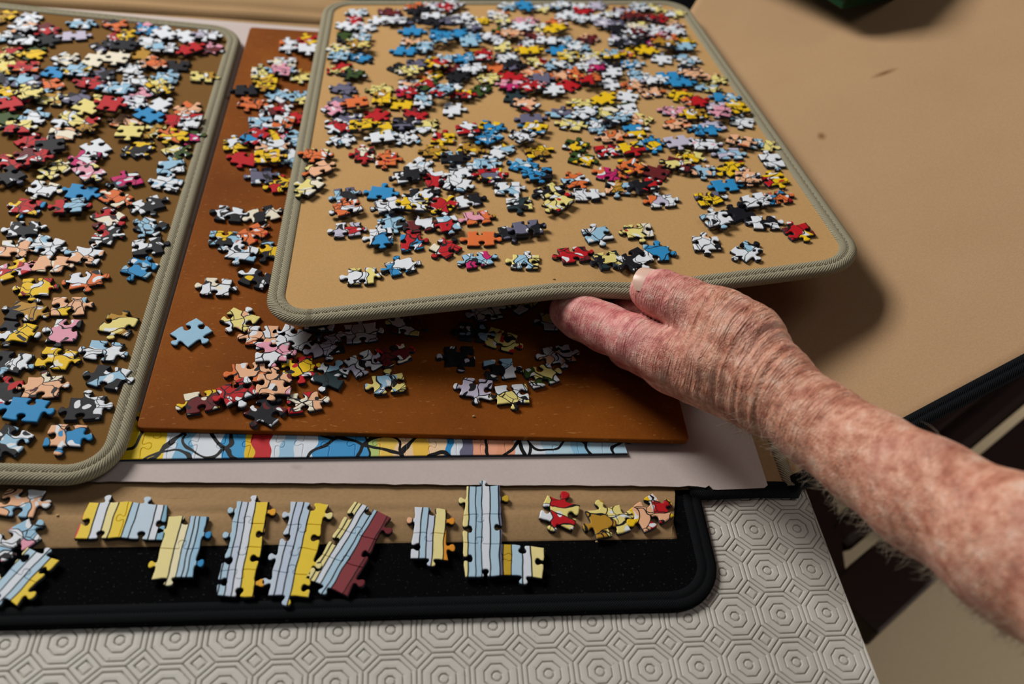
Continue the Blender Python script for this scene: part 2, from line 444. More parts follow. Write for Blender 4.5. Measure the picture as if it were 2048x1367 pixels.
# hinge tape in sage webbing beside the right flap
P = np.array([(10.98, y, BASE_T + 0.02) for y in np.linspace(3.0, 24.3, 60)])
V, Fc, UV = sweep(P, np.tile([1.0, 0, 0], (60, 1)), np.tile([0, 0, 1.0], (60, 1)), [(0, 0), (0.02, .05), (.1, .09), (.2, .09), (.28, .05), (.3, 0)], False)
mesh_obj('hinge_tape', V, Fc, MAT_BIND, case, UV, smooth=True)
# far flap: tan cloth folded in two ridges, then its black outside
prof = [(24.05, .02), (24.12, .10), (24.25, .20), (24.55, .16), (24.75, .05), (24.95, .16), (25.2, .22), (25.5, .18), (25.75, .2), (25.95, .14), (26.0, .0)]
V, Fc = [], []; xs = np.linspace(-24, 9.5, 70)
for x in xs:
    for y, h in prof: V.append((x, y - 0.022 * x + 0.0, BASE_T + 0.02 + h + 0.012 * math.sin(x * 1.3 + y)))
m = len(prof)
for i in range(len(xs) - 1):
    for k in range(m - 1): Fc.append((i * m + k, (i + 1) * m + k, (i + 1) * m + k + 1, i * m + k + 1))
mesh_obj('far_flap', V, Fc, MAT_LINING, case, smooth=True)

# ------------------------------------------------------------------ cardboard sheet with worn edges
def slab(name, outline, z0, z1, mat, parent=None, inset=0.0, edge_mat=None):
    n = len(outline); V = [(x, y, z0) for x, y in outline] + [(x, y, z1) for x, y in outline]
    Fc = [tuple(range(n, 2 * n)), tuple(reversed(range(n)))] + [(i, (i + 1) % n, n + (i + 1) % n, n + i) for i in range(n)]
    fm = [0, 0] + [1 if edge_mat else 0] * n
    return mesh_obj(name, V, Fc, None, parent, mats=[mat] + ([edge_mat] if edge_mat else []), fmat=fm)
rnd = random.Random(5)
CZ0, CZ1 = BASE_T + 0.04, BASE_T + 0.105
o_ = [(-20, 3.62)]
x = -19.5
while x < 9.0:
    o_.append((x, 3.28 - 0.030 * (x - 0) + rnd.uniform(-.02, .02) * (1 if rnd.random() < .5 else .3))); x += 0.22
o_ += [(9.05, 2.98), (9.15, 3.04), (9.22, 2.93), (9.32, 2.92), (9.9, 2.93), (10.45, 2.95), (10.55, 3.02), (10.56, 3.4)]
o_ += [(10.75, 12), (10.8, 23.1), (5, 23.3), (-1, 23.62), (-12, 24.15), (-20, 24.6)]
MAT_KRAFT = plain('kraft_core', '7a6650', 0.9, 0.1, 500, '4e3f30')
cb = slab('cardboard_sheet', o_, CZ0, CZ1, MAT_CARD, None, edge_mat=MAT_KRAFT)
tag(cb, 'pinkish grey cardboard backing sheet with torn worn edges in the case', 'cardboard')

# ------------------------------------------------------------------ hardboard
HZ0, HZ1 = CZ1 + 0.09, CZ1 + 0.24
HB = [(-3.55, 4.62), (8.90, 4.12), (9.10, 12), (9.2, 22.7), (3, 22.8), (-3.28, 22.98)]
def round_poly(pts, r, k=5):
    out = []; n = len(pts)
    for i in range(n):
        p0, p, p1 = (np.array(pts[j % n], float) for j in (i - 1, i, i + 1))
        a = (p0 - p) / np.linalg.norm(p0 - p); b = (p1 - p) / np.linalg.norm(p1 - p)
        for t in np.linspace(0, 1, k):
            out.append(tuple((1 - t) ** 2 * (p + a * r) + 2 * t * (1 - t) * p + t * t * (p + b * r)))
    return out
hb = slab('hardboard_panel', round_poly(HB, 0.16), HZ0, HZ1, MAT_HARD); bevel(hb, 0.03)
tag(hb, 'brown hardboard panel lying between the two sorting trays', 'board')

# ------------------------------------------------------------------ sorting trays
class Tray:
    def __init__(s, BL, BR, TR, TL, W, L, dz=None):
        s.c = [np.array(p, float) for p in (BL, BR, TR, TL)]; s.W, s.L, s.dz = W, L, dz
    def P(s, a, b):
        BL, BR, TR, TL = s.c
        p = BL * (1 - a) * (1 - b) + BR * a * (1 - b) + TR * a * b + TL * (1 - a) * b
        if s.dz: p = p + np.array([0, 0, s.dz(a, b)])
        return p
    def frame(s, a, b):
        e = 1e-3
        u = (s.P(a + e, b) - s.P(a - e, b)); v = (s.P(a, b + e) - s.P(a, b - e))
        u /= np.linalg.norm(u); n = np.cross(u, v); n /= np.linalg.norm(n); v = np.cross(n, u)
        return u, v, n
    def from_px(s, px, py):
        a, b = 0.5, 0.5
        for it in range(30):
            x, y = to_px(s.P(a, b)); e = 1e-3
            xa, ya = to_px(s.P(a + e, b)); xb, yb = to_px(s.P(a, b + e))
            J = np.array([[(xa - x) / e, (xb - x) / e], [(ya - y) / e, (yb - y) / e]])
            d = np.linalg.solve(J, [px - x, py - y]); d = np.clip(d, -.3, .3); a += d[0]; b += d[1]
            if abs(d).max() < 1e-5: break
        return a, b
    def build(s, name, label, radius, T, bw, felt):
        root = empty(name, s.P(.5, .5)); tag(root, label, 'sorting tray')
        out = rrect(s.W, s.L, radius)
        C0 = np.array([s.W / 2, s.L / 2]); rings = [0.985, 0.94, 0.9, .8, .68, .55, .42, .28, .14]
        V, Fc, n = [], [], len(out)
        for side in (0, 1):
            base = len(V)
            for r in rings:
                for p in out:
                    q = C0 + (p - C0) * r; a, b = q[0] / s.W, q[1] / s.L
                    V.append(s.P(a, b) - s.frame(a, b)[2] * (T if side else 0.0))
            for k in range(len(rings) - 1):
                for i in range(n):
                    fc = (base + k * n + i, base + k * n + (i + 1) % n, base + (k + 1) * n + (i + 1) % n, base + (k + 1) * n + i)
                    Fc.append(fc if not side else fc[::-1])
            fc = tuple(base + (len(rings) - 1) * n + i for i in range(n)); Fc.append(fc if not side else fc[::-1])
        h = len(V) // 2
        for i in range(n): Fc.append((i, h + i, h + (i + 1) % n, (i + 1) % n))
        mesh_obj('felt_panel', V, Fc, felt, root, smooth=False)
        Tn = np.roll(out, -1, 0) - np.roll(out, 1, 0); Tn /= np.linalg.norm(Tn, axis=1)[:, None]
        I2 = np.stack([-Tn[:, 1], Tn[:, 0]], 1)
        Pp, In, Up = [], [], []
        for p, i2 in zip(out, I2):
            a, b = p[0] / s.W, p[1] / s.L; u, v, nn = s.frame(min(max(a, .002), .998), min(max(b, .002), .998))
            Pp.append(s.P(a, b) - nn * T); In.append(u * i2[0] + v * i2[1]); Up.append(nn)
        V, Fc, UV = sweep(Pp, In, Up, bind_profile(bw, T, 0.055), True)
        bo = mesh_obj('edge_binding', V, Fc, MAT_BIND, root, UV, smooth=True)
        # stitches along the seam of the binding
        SV, SF = [], []; nP = len(Pp)
        for i in range(nP):
            p = np.array(Pp[i]); q = np.array(Pp[(i + 1) % nP]); d = q - p; ln = np.linalg.norm(d)
            if ln < 1e-6: continue
            d /= ln; c = (p + q) / 2 + np.array(In[i]) * bw * .53 + np.array(Up[i]) * (T + 0.035); w = np.array(In[i]) * 0.018; h2 = np.array(Up[i]) * 0.02; l2 = d * ln * .33
            b0 = len(SV); SV += [c - l2 - w, c + l2 - w, c + l2 + w, c - l2 + w, c + h2 - l2 * .6, c + h2 + l2 * .6]
            SF += [(b0, b0 + 1, b0 + 5, b0 + 4), (b0 + 2, b0 + 3, b0 + 4, b0 + 5), (b0, b0 + 4, b0 + 3), (b0 + 1, b0 + 2, b0 + 5)]
        so = mesh_obj('stitching', SV, SF, MAT_STITCH, bo); so['kind'] = 'stuff'
        return root
MAT_STITCH = plain('stitch_thread', '8f8870', 0.7)
TRAY_T = 0.15
LZ = CZ1 + 0.09 + 0.05 + TRAY_T + .012
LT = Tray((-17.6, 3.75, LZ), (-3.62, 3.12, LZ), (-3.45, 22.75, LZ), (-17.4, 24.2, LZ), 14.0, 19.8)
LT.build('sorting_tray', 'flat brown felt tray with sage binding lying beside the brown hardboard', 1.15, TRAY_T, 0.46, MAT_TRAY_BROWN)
def rt_dz(a, b):
    w = np.interp(a, [0, .2, .36, .47, .54, .60, .68, .76, .84, .95, 1], [0, .03, .06, .10, -.02, -.22, -.22, -.17, -.13, -.04, 0])
    return w * math.exp(-max(b, 0) / .11)
RTC = [at_z(520, 655, 1.35), at_z(1746, 532, 2.95), at_z(1367, 1, 1.55), at_z(648, 1, 0.55)]
RT = Tray(*RTC, 14.5, 18.0, rt_dz)
RT.build('sorting_tray', 'tan felt tray with sage binding lifted by the hand', 1.15, TRAY_T, 0.46, MAT_TRAY)

# ================================================================== jigsaw pieces
PAL = dict(W='e6ebf2', w='efe6cf', B='2f8ec8', b='9cc6e0', N='17161d', G='6a6880', g='38511c', Y='f0c41c', y='ecdc86', R='c01a22',
           O='e2733a', P='e8a0b4', M='c8246c', F='f0b890', D='6a2024', T='b98a2c', S='27383c', L='c3bdd2')
NAME = dict(W='white', w='cream', B='bright blue', b='pale blue', N='near-black', G='slate purple', g='dark green', Y='yellow', y='pale yellow', R='red',
            O='orange', P='pink', M='magenta', F='flesh-coloured', D='maroon', T='ochre', S='dark teal', L='lilac')
PW, PH, PT = 0.74, 0.60, 0.095          # body of a piece and its thickness, in pitches
KN = [(0, 0), (.16, -.012), (.31, -.03), (.405, -.02), (.435, .025), (.415, .085), (.375, .14), (.365, .20), (.405, .255), (.5, .28),
      (.595, .255), (.635, .20), (.625, .14), (.585, .085), (.565, .025), (.595, -.02), (.69, -.03), (.84, -.012)]
def side(p, q, sign, rg, kn=0.72):
    """points from p towards q (q not included); the outside lies to the right of p->q"""
    p = np.array(p, float); q = np.array(q, float); d = q - p; ln = np.linalg.norm(d); t = d / ln; nrm = np.array([t[1], -t[0]])
    if sign == 0: return [p, p + d / 2]
    if sign < 0: kn *= 0.9
    off = rg.uniform(-.07, .07); sc = rg.uniform(.86, 1.12); sk = rg.uniform(-.08, .08)
    out = []
    for a, h in KN:
        aa = a if a in (0,) else 0.5 * ln + (a - 0.5) * (kn if .36 <= a <= .64 else ln) + off * ln * (1 if .3 < a < .7 else .5)
        if a == 0: aa = 0
        out.append(p + t * (aa + (sk * h * kn if h > 0 else 0)) + nrm * h * kn * sign * (sc if h > 0 else 1))
    return out
def piece_outline(signs, rg, w=PW, h=PH, corners=None):
    if corners is None:
        j = lambda: rg.uniform(-.035, .035)
        corners = [(-w / 2 + j(), -h / 2 + j()), (w / 2 + j(), -h / 2 + j()), (w / 2 + j(), h / 2 + j()), (-w / 2 + j(), h / 2 + j())]
    pts = []
    for k in range(4): pts += side(corners[k], corners[(k + 1) % 4], signs[k], rg)
    return np.array(pts)
def piece_vf(out, bev=0.022, thick=PT):
    """closed prism with a rolled-over top edge; faces: 0 print, 1 core"""
    n = len(out)
    d = np.roll(out, -1, 0) - np.roll(out, 1, 0); d /= np.linalg.norm(d, axis=1)[:, None] + 1e-9
    nin = np.stack([-d[:, 1], d[:, 0]], 1)
    V = np.concatenate([np.c_[out, np.zeros(n)], np.c_[out, np.full(n, thick - bev)], np.c_[out + nin * bev * .45, np.full(n, thick - bev * .3)], np.c_[out + nin * bev * 1.2, np.full(n, thick)]])
    F, M = [], []
    F.append(tuple(range(3 * n, 4 * n))); M.append(0)
    F.append(tuple(reversed(range(n)))); M.append(1)
    for r in range(3):
        for i in range(n):
            j = (i + 1) % n
            F.append((r * n + i, r * n + j, (r + 1) * n + j, (r + 1) * n + i)); M.append(1 if r == 0 else 0)
    return V, F, M
def codes(cs):
    c = cs.replace(' ', ''); k = len(c)
    a = c[0]; b = c[1] if k > 1 else a; d = c[2] if k > 2 else a
    return a, b, d, (0.0 if k == 1 else 1.0)
def set_attrs(me, cols, inkv):
    """cols: (c1,c2,c3) each one rgba or an array per vertex"""
    nv = len(me.vertices)
    for nm, c in zip(('c1', 'c2', 'c3'), cols):
        at = me.attributes.new(nm, 'FLOAT_COLOR', 'POINT')
        at.data.foreach_set('color', np.broadcast_to(np.asarray(c, np.float32), (nv, 4)).ravel().copy())
    at = me.attributes.new('ink', 'FLOAT', 'POINT')
    at.data.foreach_set('value', np.broadcast_to(np.asarray(inkv, np.float32), (nv,)).copy())
SHAPES = [(1, -1, 1, -1), (1, -1, 1, -1), (-1, 1, -1, 1), (-1, 1, -1, 1), (-1, 1, 1, 1), (1, 1, -1, 1), (-1, 1, -1, -1), (1, 1, -1, -1), (-1, 1, -1, 1), (1, -1, -1, 1), (-1, -1, 1, 1)]

# crops in which the positions were read: origin and scale
CR = {'a': (0, 0, 3.938), 'b': (0, 340, 3.938), 'c': (0, 640, 3.938), 'd': (540, 0, 3.938), 'e': (1000, 0, 3.938), 'f': (540, 300, 3.938),
      'g': (1000, 280, 3.938), 'h': (1300, 280, 3.938), 'i': (380, 40, 2.28), 'j': (260, 580, 3.413), 'k': (780, 560, 3.413), 'l': (1000, 900, 3.413), 'm': (0, 960, 3.413)}
def parse(crop, txt):
    x0, y0, s = CR[crop]; out = []
    for ent in txt.replace('\n', ' ').split(';'):
        ent = ent.strip()
        if not ent: continue
        p = ent.split()
        out.append((x0 + float(p[0]) / s, y0 + float(p[1]) / s, p[2], float(p[3]) if len(p) > 3 else None))
    return out
LEFT = parse('a', '''30 150 TY;125 175 Wb;235 165 Wb;80 300 Wb;175 245 WF;200 345 WS;50 430 Ry;130 390 RD;370 245 RD;470 240 YN;430 285 W;340 335 N;450 335 FDN;
650 205 bW;730 195 W;590 300 L;700 310 Wb;910 215 ODN;1010 225 RY;955 300 YR;850 285 FR;1190 250 BP;1325 295 W;1440 300 W;1195 340 wW;1610 315 WL;1700 335 WF;1650 375 DP;
850 380 NG;970 395 N;1030 430 Bb;1140 440 T;1270 415 Wb;1375 415 YN;1510 415 R;1610 440 yY;255 440 Yg;350 465 yg;520 480 wW;620 500 gS;775 490 w;895 495 w;1050 550 Ww;1300 465 N;
1205 525 FO;1305 535 PW;1390 535 N;35 550 yY;125 560 R;220 565 RO;310 585 w;445 585 B;655 595 Yb;780 610 NG;1320 630 bW;1600 620 yT;60 655 NG;180 670 Gb;200 715 Wb;370 690 Ob;
490 685 WG;730 690 RDB;665 740 Y;790 730 YR;1060 660 NW;970 735 bW;1090 765 PLW;1230 725 yY;1330 750 OD;80 770 Yb;165 800 YR;120 840 R;20 830 OY;265 795 yN;395 795 yT;300 835 N;
640 830 NG;775 820 Yy;735 885 y;890 830 Wb;1010 840 WL;1100 805 bW;1240 850 W;1480 880 FOw;40 930 g;270 945 bW;570 950 Wby;650 1000 TyR;900 905 R;920 955 W;1010 955 FO;
1150 950 B;1270 965 YB;1400 965 RO;1440 1015 W;1540 1000 WR;180 1050 RyN;310 1055 GS;120 1105 PR;245 1110 RN;480 1090 Fw;600 1090 ybN;1050 1055 y;1130 1080 OR;1245 1065 yT;
1385 1085 YO;1520 1100 MRg;150 1170 NG;375 1195 N;480 1205 WyN;760 1180 W;1090 1190 NY;1400 1215 ygF;120 1295 Ry;200 1320 yY;290 1290 RD;360 1270 yN;690 1290 MPW;815 1300 RN;
1350 1330 bW;410 1340 yw;530 1320 Y''')
LEFT += parse('b', '''95 75 NG;340 165 wW -12;650 185 B -6;715 80 PWy;1010 100 MbN;1320 125 Wb -10;220 310 BYR;560 320 NbR 12;525 225 WR;920 240 OwF;1180 290 WN 35;860 385 wDR;
840 530 NWR;1190 460 WbN -20;190 480 WN 10;370 610 WbN -14;120 640 FwN;690 690 WFb;400 760 Fw 0;110 800 YRP;1170 620 NWb 18;1105 790 Bb -20;290 940 YRg 8;680 880 OWN 20;
550 1090 FbY 10;210 1140 TN -8;945 1235 TyN -10;150 1300 WNY;520 1280 NPW''')
LEFT += parse('c', '''820 260 WbN -8;450 320 YwN -6;95 345 bNW;860 470 NWb -12;350 550 FDw 6;40 590 NRW;225 745 B -5;395 735 RB;680 710 NWb 5;100 960 WNb -20;520 930 FBw 0''')
BOARD = parse('i', '''450 125 WO;545 110 RY;545 140 W;430 210 wW;485 205 GbN;345 250 yw;415 245 Pb;490 262 yT;500 290 RM;275 325 N;345 315 YT;280 390 ON;405 350 Wb;505 368 by;400 415 WDR;
325 475 bW;430 500 WO;490 460 R;230 570 WY;300 555 RB;380 538 YR;465 555 Pb;400 602 FW;445 635 bW;270 645 R;370 645 YF;230 682 FW;330 720 bGN;390 738 YD;425 762 YR;180 893 NW -6;
335 895 wRN;405 900 WbY;155 1005 bYN 0;290 985 OR;345 1015 FYN;368 1060 bYN;250 1082 Wb -14;310 1190 NYW;125 1225 Ww -5''')
BOARD += parse('j', '''425 305 b 48;750 215 yFW -30;905 335 FWO 0;1130 330 WL -25;1345 395 LWN 20;1285 255 NL;1580 305 LWb 10;1890 260 yDW -12;945 480 PWN;860 575 OF 10;1150 545 YRW;1150 600 RW;
1370 600 WSb -20;1590 510 LW 35;1800 455 DRw 20;1770 650 ybT 10;510 770 DwY 12;750 700 RWN 30;960 680 FDP;940 820 ND;1190 780 FwR 12''')
BOARD += parse('k', '''655 225 WL 15;890 170 yW;570 365 SbY;760 420 yR -20;475 530 NL;750 620 bWN 8;590 755 LNW -12;830 795 yW 5;1030 665 yWg 20;1145 520 WFR 12;1130 300 Wy''')
RIGHT = parse('f', '''365 65 yOg;390 180 yFO;315 325 ywO;740 50 RwY;925 90 OR;1040 55 My;1170 140 WbN;1310 30 YT;1450 90 Nb;1560 15 TY;1690 125 bW;1820 25 YWb;1795 100 BYR;
2010 150 Bb;1130 240 NW;1265 250 RW;1510 190 WN 6;1740 230 GYR;600 380 bGN;700 365 WG;885 370 B -12;1195 380 WN 0;1460 300 Wb;1560 325 D;1560 420 WNL 10;1870 320 Wb -8;615 490 OLW;
950 465 WN;815 495 ygO;1165 495 yYW;1345 470 RY;620 645 LWR 0;960 595 bWN 10;1105 565 W;1230 600 DNW;1370 620 WRb;1635 550 OPT;885 715 WB;810 785 Yg;1125 730 RBP;1665 715 O -5;
1380 790 RwN;1285 865 DR;1640 880 WMb 10;720 1010 yW -4;1035 935 BWY 12;1960 440 SWy;1950 660 NG 5;2010 895 yWb''')
RIGHT += parse('g', '''600 60 gYO;640 165 gY;290 110 TY;285 210 BW;310 310 BNb;440 315 WN;590 335 OWb;700 320 NW;385 420 ywN;680 450 WN -6;880 100 WR;1010 90 RYb;1170 60 BY;1380 60 L;
1500 55 Wb;1470 150 yYW;1620 60 WP;890 280 MO;1025 265 OYF;1230 255 D;1390 245 Dy;1560 255 bFO;965 400 TFb;1110 400 RN;1260 490 WLO 0;440 515 yRW;455 590 NW;180 735 NG 4;
765 760 Wb 12;1090 735 yRw 0;890 800 RW;580 920 RDO 5;210 985 yWb;890 965 SyN 14;1060 950 WNY;1190 920 bBW -12''')
RIGHT += parse('h', '''590 110 bL;710 55 FO;870 55 ybW;960 180 Wb;640 245 YRW;730 225 yNW;595 375 B 0;460 480 WYG;565 480 Fw;790 330 FWN;890 345 GL;945 325 YR;970 480 BOR 10;810 535 WN;720 580 N 20;
555 650 Wb 12;505 710 WR;900 670 WNb -10;1170 740 RYD 10;440 830 WFN -8;540 830 OF;755 890 bNW 30''')
RIGHT += parse('d', '''700 115 Wb;620 120 yb;950 110 DP;650 190 RW;730 240 Wb;900 180 W;1000 185 WL;630 250 W;620 300 gN;690 335 bW;745 325 B;565 400 yw;680 390 yT;690 460 Bb;580 475 bW;560 550 yR;650 545 wR;
650 610 gN;560 645 OF;670 645 DN;580 730 GN;680 710 wy;590 820 NGW;700 820 WG;540 885 PW;660 870 O;600 960 GW;700 950 WS;580 1030 RW;580 1095 Wb;700 1050 YR;880 740 yg;915 800 YT;
850 940 R;960 920 Wb;920 1030 NyY;1060 1020 NG;900 1100 W;1040 1100 Wb;1190 1010 yWg;1310 1010 gYW;1050 560 N;1170 550 GN;1120 610 yw;1100 680 FW;1240 610 YO;1320 560 YR;1440 570 D;
1210 680 FN;1100 750 RM;1220 740 Rg;1060 830 Y;1180 830 Wb;1380 710 W;1450 640 N;1340 790 Rb;1480 780 RY;1150 900 RD;1240 910 DR;1430 870 W;1120 265 B;1190 260 B;1110 340 Fg;1185 345 RD;
1090 415 B;1210 400 bW;1350 280 B;1450 290 B;1340 350 Bb;1415 360 B;1590 290 bB;1680 300 YB;1590 370 b;1690 375 BR;1150 50 ON;1180 120 N;1100 180 NG;1195 190 N;1330 50 WL;1425 60 WD;
1400 120 RW;1290 170 W;1390 170 wW;1320 220 N;1420 230 WG;1520 180 W;1620 180 YW;1590 230 GW;1665 240 WN;1370 490 bW;1460 490 Wb;1550 500 Bb;1660 440 Ty;1560 570 Wb;1650 560 W;1690 500 RW;
1790 540 O;1860 470 WG;1770 480 GW;1720 630 yw;1620 640 gR;1640 730 gRD;1730 730 RW;1900 60 Wb;1790 130 OW;1830 190 wy;1870 250 Wg;1760 320 WL;1850 320 F;
1830 400 yW;1900 550 NG;1920 610 R;1920 700 PM;1960 780 S;1740 1010 BY;1720 1120 Bb;1400 1100 ROY;1540 1085 RW;1580 1165 T;1300 1180 YO''')
RIGHT += parse('e', '''100 70 W;195 70 B;60 150 OL;70 190 w;200 180 PL;350 75 Wy;480 80 Wb;600 75 W;540 130 W;640 130 RW;620 170 Wb;730 160 W;760 60 LW;845 65 FW;990 95 DL;1090 100 Wb;1190 80 Ly;1280 95 yW;
1370 120 Wy;890 150 Wy;820 205 LD;920 220 GN;1030 190 DO;1120 150 D;1230 190 RD;1340 210 FD;960 260 NW;1080 250 wy;1200 240 W;200 250 W;300 240 Wy;420 220 OF;500 210 FD;180 290 WL;300 300 DF;
410 285 Y;500 285 B;50 320 FO;230 360 WR;380 350 W;500 345 bW;590 340 RW;700 320 DF;790 320 FN;980 310 LW;1080 310 DW;1180 300 PW;1340 280 Wb;1440 290 bW;950 370 NW;1070 370 GN;1170 350 MW;
1280 350 OD;1400 340 Yg;1490 340 gG;60 400 GF;230 435 Y;330 440 Yy;490 410 B;600 410 Wb;30 470 bG;110 480 WS;530 480 Yy;630 475 y;740 460 yW;850 460 Yb;970 420 YO;1060 440 RY;1150 415 Y;
1250 405 TO;1400 400 b;1480 400 GL;1250 470 W;1350 475 Ww;1470 480 bW;1570 480 Wb;310 505 yRM;390 500 MO;100 550 SG;460 550 bW;570 540 Wb;720 530 wL;840 520 GN;1010 520 bWB;1100 510 BW;
1490 560 NW;1590 565 WG;120 610 RO;230 580 FO;310 560 WF;340 655 G;490 610 OF;600 610 Oy;850 610 W 0;850 660 W;720 590 WM;690 660 OR;570 685 R;400 735 W;160 700 PMY;250 750 RF;1090 620 Wb;1190 620 bW;
1340 630 B;1440 620 Bb;1060 680 OF;1190 670 WL;1400 695 B 0;1540 640 Fw;1660 640 Fy;1620 700 yb;190 850 FRW;680 830 yY;800 825 Y;1000 780 W;1190 740 FO;1440 760 YO;1290 760 gb;1760 790 Bb;
1700 730 yW;240 940 G;520 910 Gb;680 910 Wb;830 910 yw;1000 870 gW;1100 870 MN;1430 800 RD;1560 830 OR;1590 805 WL;1400 900 PL;1290 900 OR;1720 870 WL;1840 880 YT;1550 940 YT;1690 930 PW;
560 1000 yWR;270 1040 YB;790 1000 Wb;890 965 bN;1100 960 yF;1050 1030 YWB;1150 1030 Rb;1410 990 FO;1870 970 Wb;1640 1005 L;1980 980 GW;870 1090 FO;1630 1090 Bb;180 1130 WN''')
BOARD_TRAY = None
class Flat:
    """a level surface with the tray interface"""
    def __init__(s, z): s.z = z
    def from_px(s, px, py): p = at_z(px, py, s.z); return p[0], p[1]
    def P(s, a, b): return np.array([a, b, s.z])
    def frame(s, a, b): return np.array([1., 0, 0]), np.array([0, 1., 0]), np.array([0, 0, 1.])
SURF = [('left', LT, LEFT, 'on the flat tray', 'flat tray'), ('board', Flat(HZ1), BOARD, 'on the brown hardboard', 'brown hardboard'),
        ('right', RT, RIGHT, 'on the hand-held tray', 'hand-held tray')]
SPECIAL = {  # label by (surface, index of entry from the end or px position)
}
rg = random.Random(11)
ALL = []
for key, sf, ents, where, gname in SURF:
    items = []
    for (px, py, cs, ang) in ents:
        a, b = sf.from_px(px, py)
        sx, sy = (sf.W, sf.L) if isinstance(sf, Tray) else (1.0, 1.0)
        if ang is None and any(math.hypot(a * sx - q[0], b * sy - q[1]) < 0.47 for q in items): continue
        items.append([a * sx, b * sy, cs, ang, px, py])
    X = np.array([[i[0], i[1]] for i in items]); X0 = X.copy()
    for it in range(60):                                    # ease neighbours apart a little
        D = X[:, None] - X[None]; dist = np.linalg.norm(D, axis=2) + np.eye(len(X)) * 9
        push = np.where(dist < 0.74, (0.74 - dist) * 0.22, 0)[..., None] * D / (dist[..., None] + 1e-6)
        X = X + push.sum(1)
        off = X - X0; l = np.linalg.norm(off, axis=1); k = np.minimum(1, 0.13 / (l + 1e-9)); X = X0 + off * k[:, None]
    if isinstance(sf, Tray):
        X[:, 0] = np.clip(X[:, 0], -99 if key == 'left' else 0.55, sf.W - 0.75); X[:, 1] = np.clip(X[:, 1], 0.9, sf.L - 0.75)
    lev = np.zeros(len(X), int)
    for i in range(len(X)):
        if i:
            near = np.linalg.norm(X[:i] - X[i], axis=1) < 0.74
            used = set(lev[:i][near].tolist()); q = 0
            while q in used and q < 3: q += 1
            lev[i] = q
    for i, it in enumerate(items):
        sx, sy = (sf.W, sf.L) if isinstance(sf, Tray) else (1.0, 1.0)
        a, b = X[i, 0] / sx, X[i, 1] / sy
        u, v, n = sf.frame(a, b); z = 0.004 + lev[i] * (PT + 0.004)
        if i < 3 and key == 'right': z += 0.075             # these three lie partly on the binding
        P0 = sf.P(a, b) + n * z
        ang = it[3] if it[3] is not None else (rg.choice([0, 0, 90, 45, -35, 20, -20]) + rg.uniform(-12, 12))
        ALL.append(dict(P=P0, u=u, v=v, n=n, ang=math.radians(ang), cs=it[2], px=to_px(P0), depth=depth_of(P0), where=where, g=gname, k=0.93 if key == 'right' else 1.0))
# size on screen: nearer and less grazing pieces show larger
for d in ALL:
    view = (CAM - d['P']); view /= np.linalg.norm(view); d['size'] = (1 / d['depth']) ** 2 * abs(float(view @ d['n'])) if -40 < d['px'][0] < 2080 else 0
order = sorted(range(len(ALL)), key=lambda i: -ALL[i]['size'])
IND = set(order[:296]); far = [i for i in order[296:]]
for k in range(230):                                        # the flat tray goes on being covered beyond the picture
    a, b = rg.uniform(0.06, 0.86), rg.uniform(0.06, 0.95); P0 = LT.P(a, b) + np.array([0, 0, 0.004]); px_ = to_px(P0)
    if px_[0] > -60 or any(np.linalg.norm(ALL[j]['P'] - P0) < 0.72 for j in range(len(ALL)) if ALL[j]['g'] == 'flat tray'): continue
    u, v, n = LT.frame(a, b)
    ALL.append(dict(P=P0, u=u, v=v, n=n, ang=rg.uniform(-3, 3), cs=rg.choice(LEFT)[2], px=px_, depth=1, where='', g='flat tray', k=1.0, size=0)); far.append(len(ALL) - 1)
def word(cs):
    a, b, d, ink = codes(cs)
    if ink == 0: return 'plain ' + NAME[a]
    if len(cs) > 2: return NAME[a] + ', ' + NAME[b] + ' and ' + NAME[d]
    return NAME[a] + ' and ' + NAME[b]
def make_piece_mesh(d, rr, world=False):
    sg = rr.choice(SHAPES); out = piece_outline(sg, rr)
    V, F, M = piece_vf(out * d['k'])
    c, s = math.cos(d['ang']), math.sin(d['ang'])
    uv = V[:, :2] + np.array([rr.uniform(0, 60), rr.uniform(0, 60)])
    X = V[:, 0] * c - V[:, 1] * s; Y = V[:, 0] * s + V[:, 1] * c
    Wd = X[:, None] * d['u'] + Y[:, None] * d['v'] + V[:, 2:3] * d['n']
    return Wd, F, M, uv
for i in sorted(IND):
    d = ALL[i]; rr = random.Random(1000 + i)
    Wd, F, M, uv = make_piece_mesh(d, rr)
    o = mesh_obj('jigsaw_piece', Wd + d['P'], F, None, None, uv, mats=[MAT_PRINT, MAT_EDGE], fmat=M, origin=d['P'])
    a, b, c3, ink = codes(d['cs']); set_attrs(o.data, (lin(PAL[a]), lin(PAL[b]), lin(PAL[c3])), ink)
    d['obj'] = o
# labels: colours first; where colours repeat on one surface, name the neighbour
from collections import Counter
cnt = Counter((word(ALL[i]['cs']), ALL[i]['where']) for i in IND)
used_labels = set()
for i in sorted(IND):
    d = ALL[i]; w = word(d['cs']); lab = f"{w} jigsaw piece {d['where']}"
    if cnt[(w, d['where'])] > 1:
        cands = sorted((j for j in IND if j != i and ALL[j]['where'] == d['where'] and cnt[(word(ALL[j]['cs']), d['where'])] == 1 and len(word(ALL[j]['cs']).split()) <= 3),
                       key=lambda j: np.linalg.norm(ALL[j]['P'] - d['P']))
        for j in cands[:6]:
            lab = f"{w} piece beside the {word(ALL[j]['cs'])} one {d['where']}"
            if lab not in used_labels: break
    used_labels.add(lab)
    tag(d['obj'], lab, 'jigsaw piece', f"loose jigsaw pieces on the {d['g']}")
BV, BF, BM, BU, BC, BI = [], [], [], [], [[], [], []], []
nb = 0
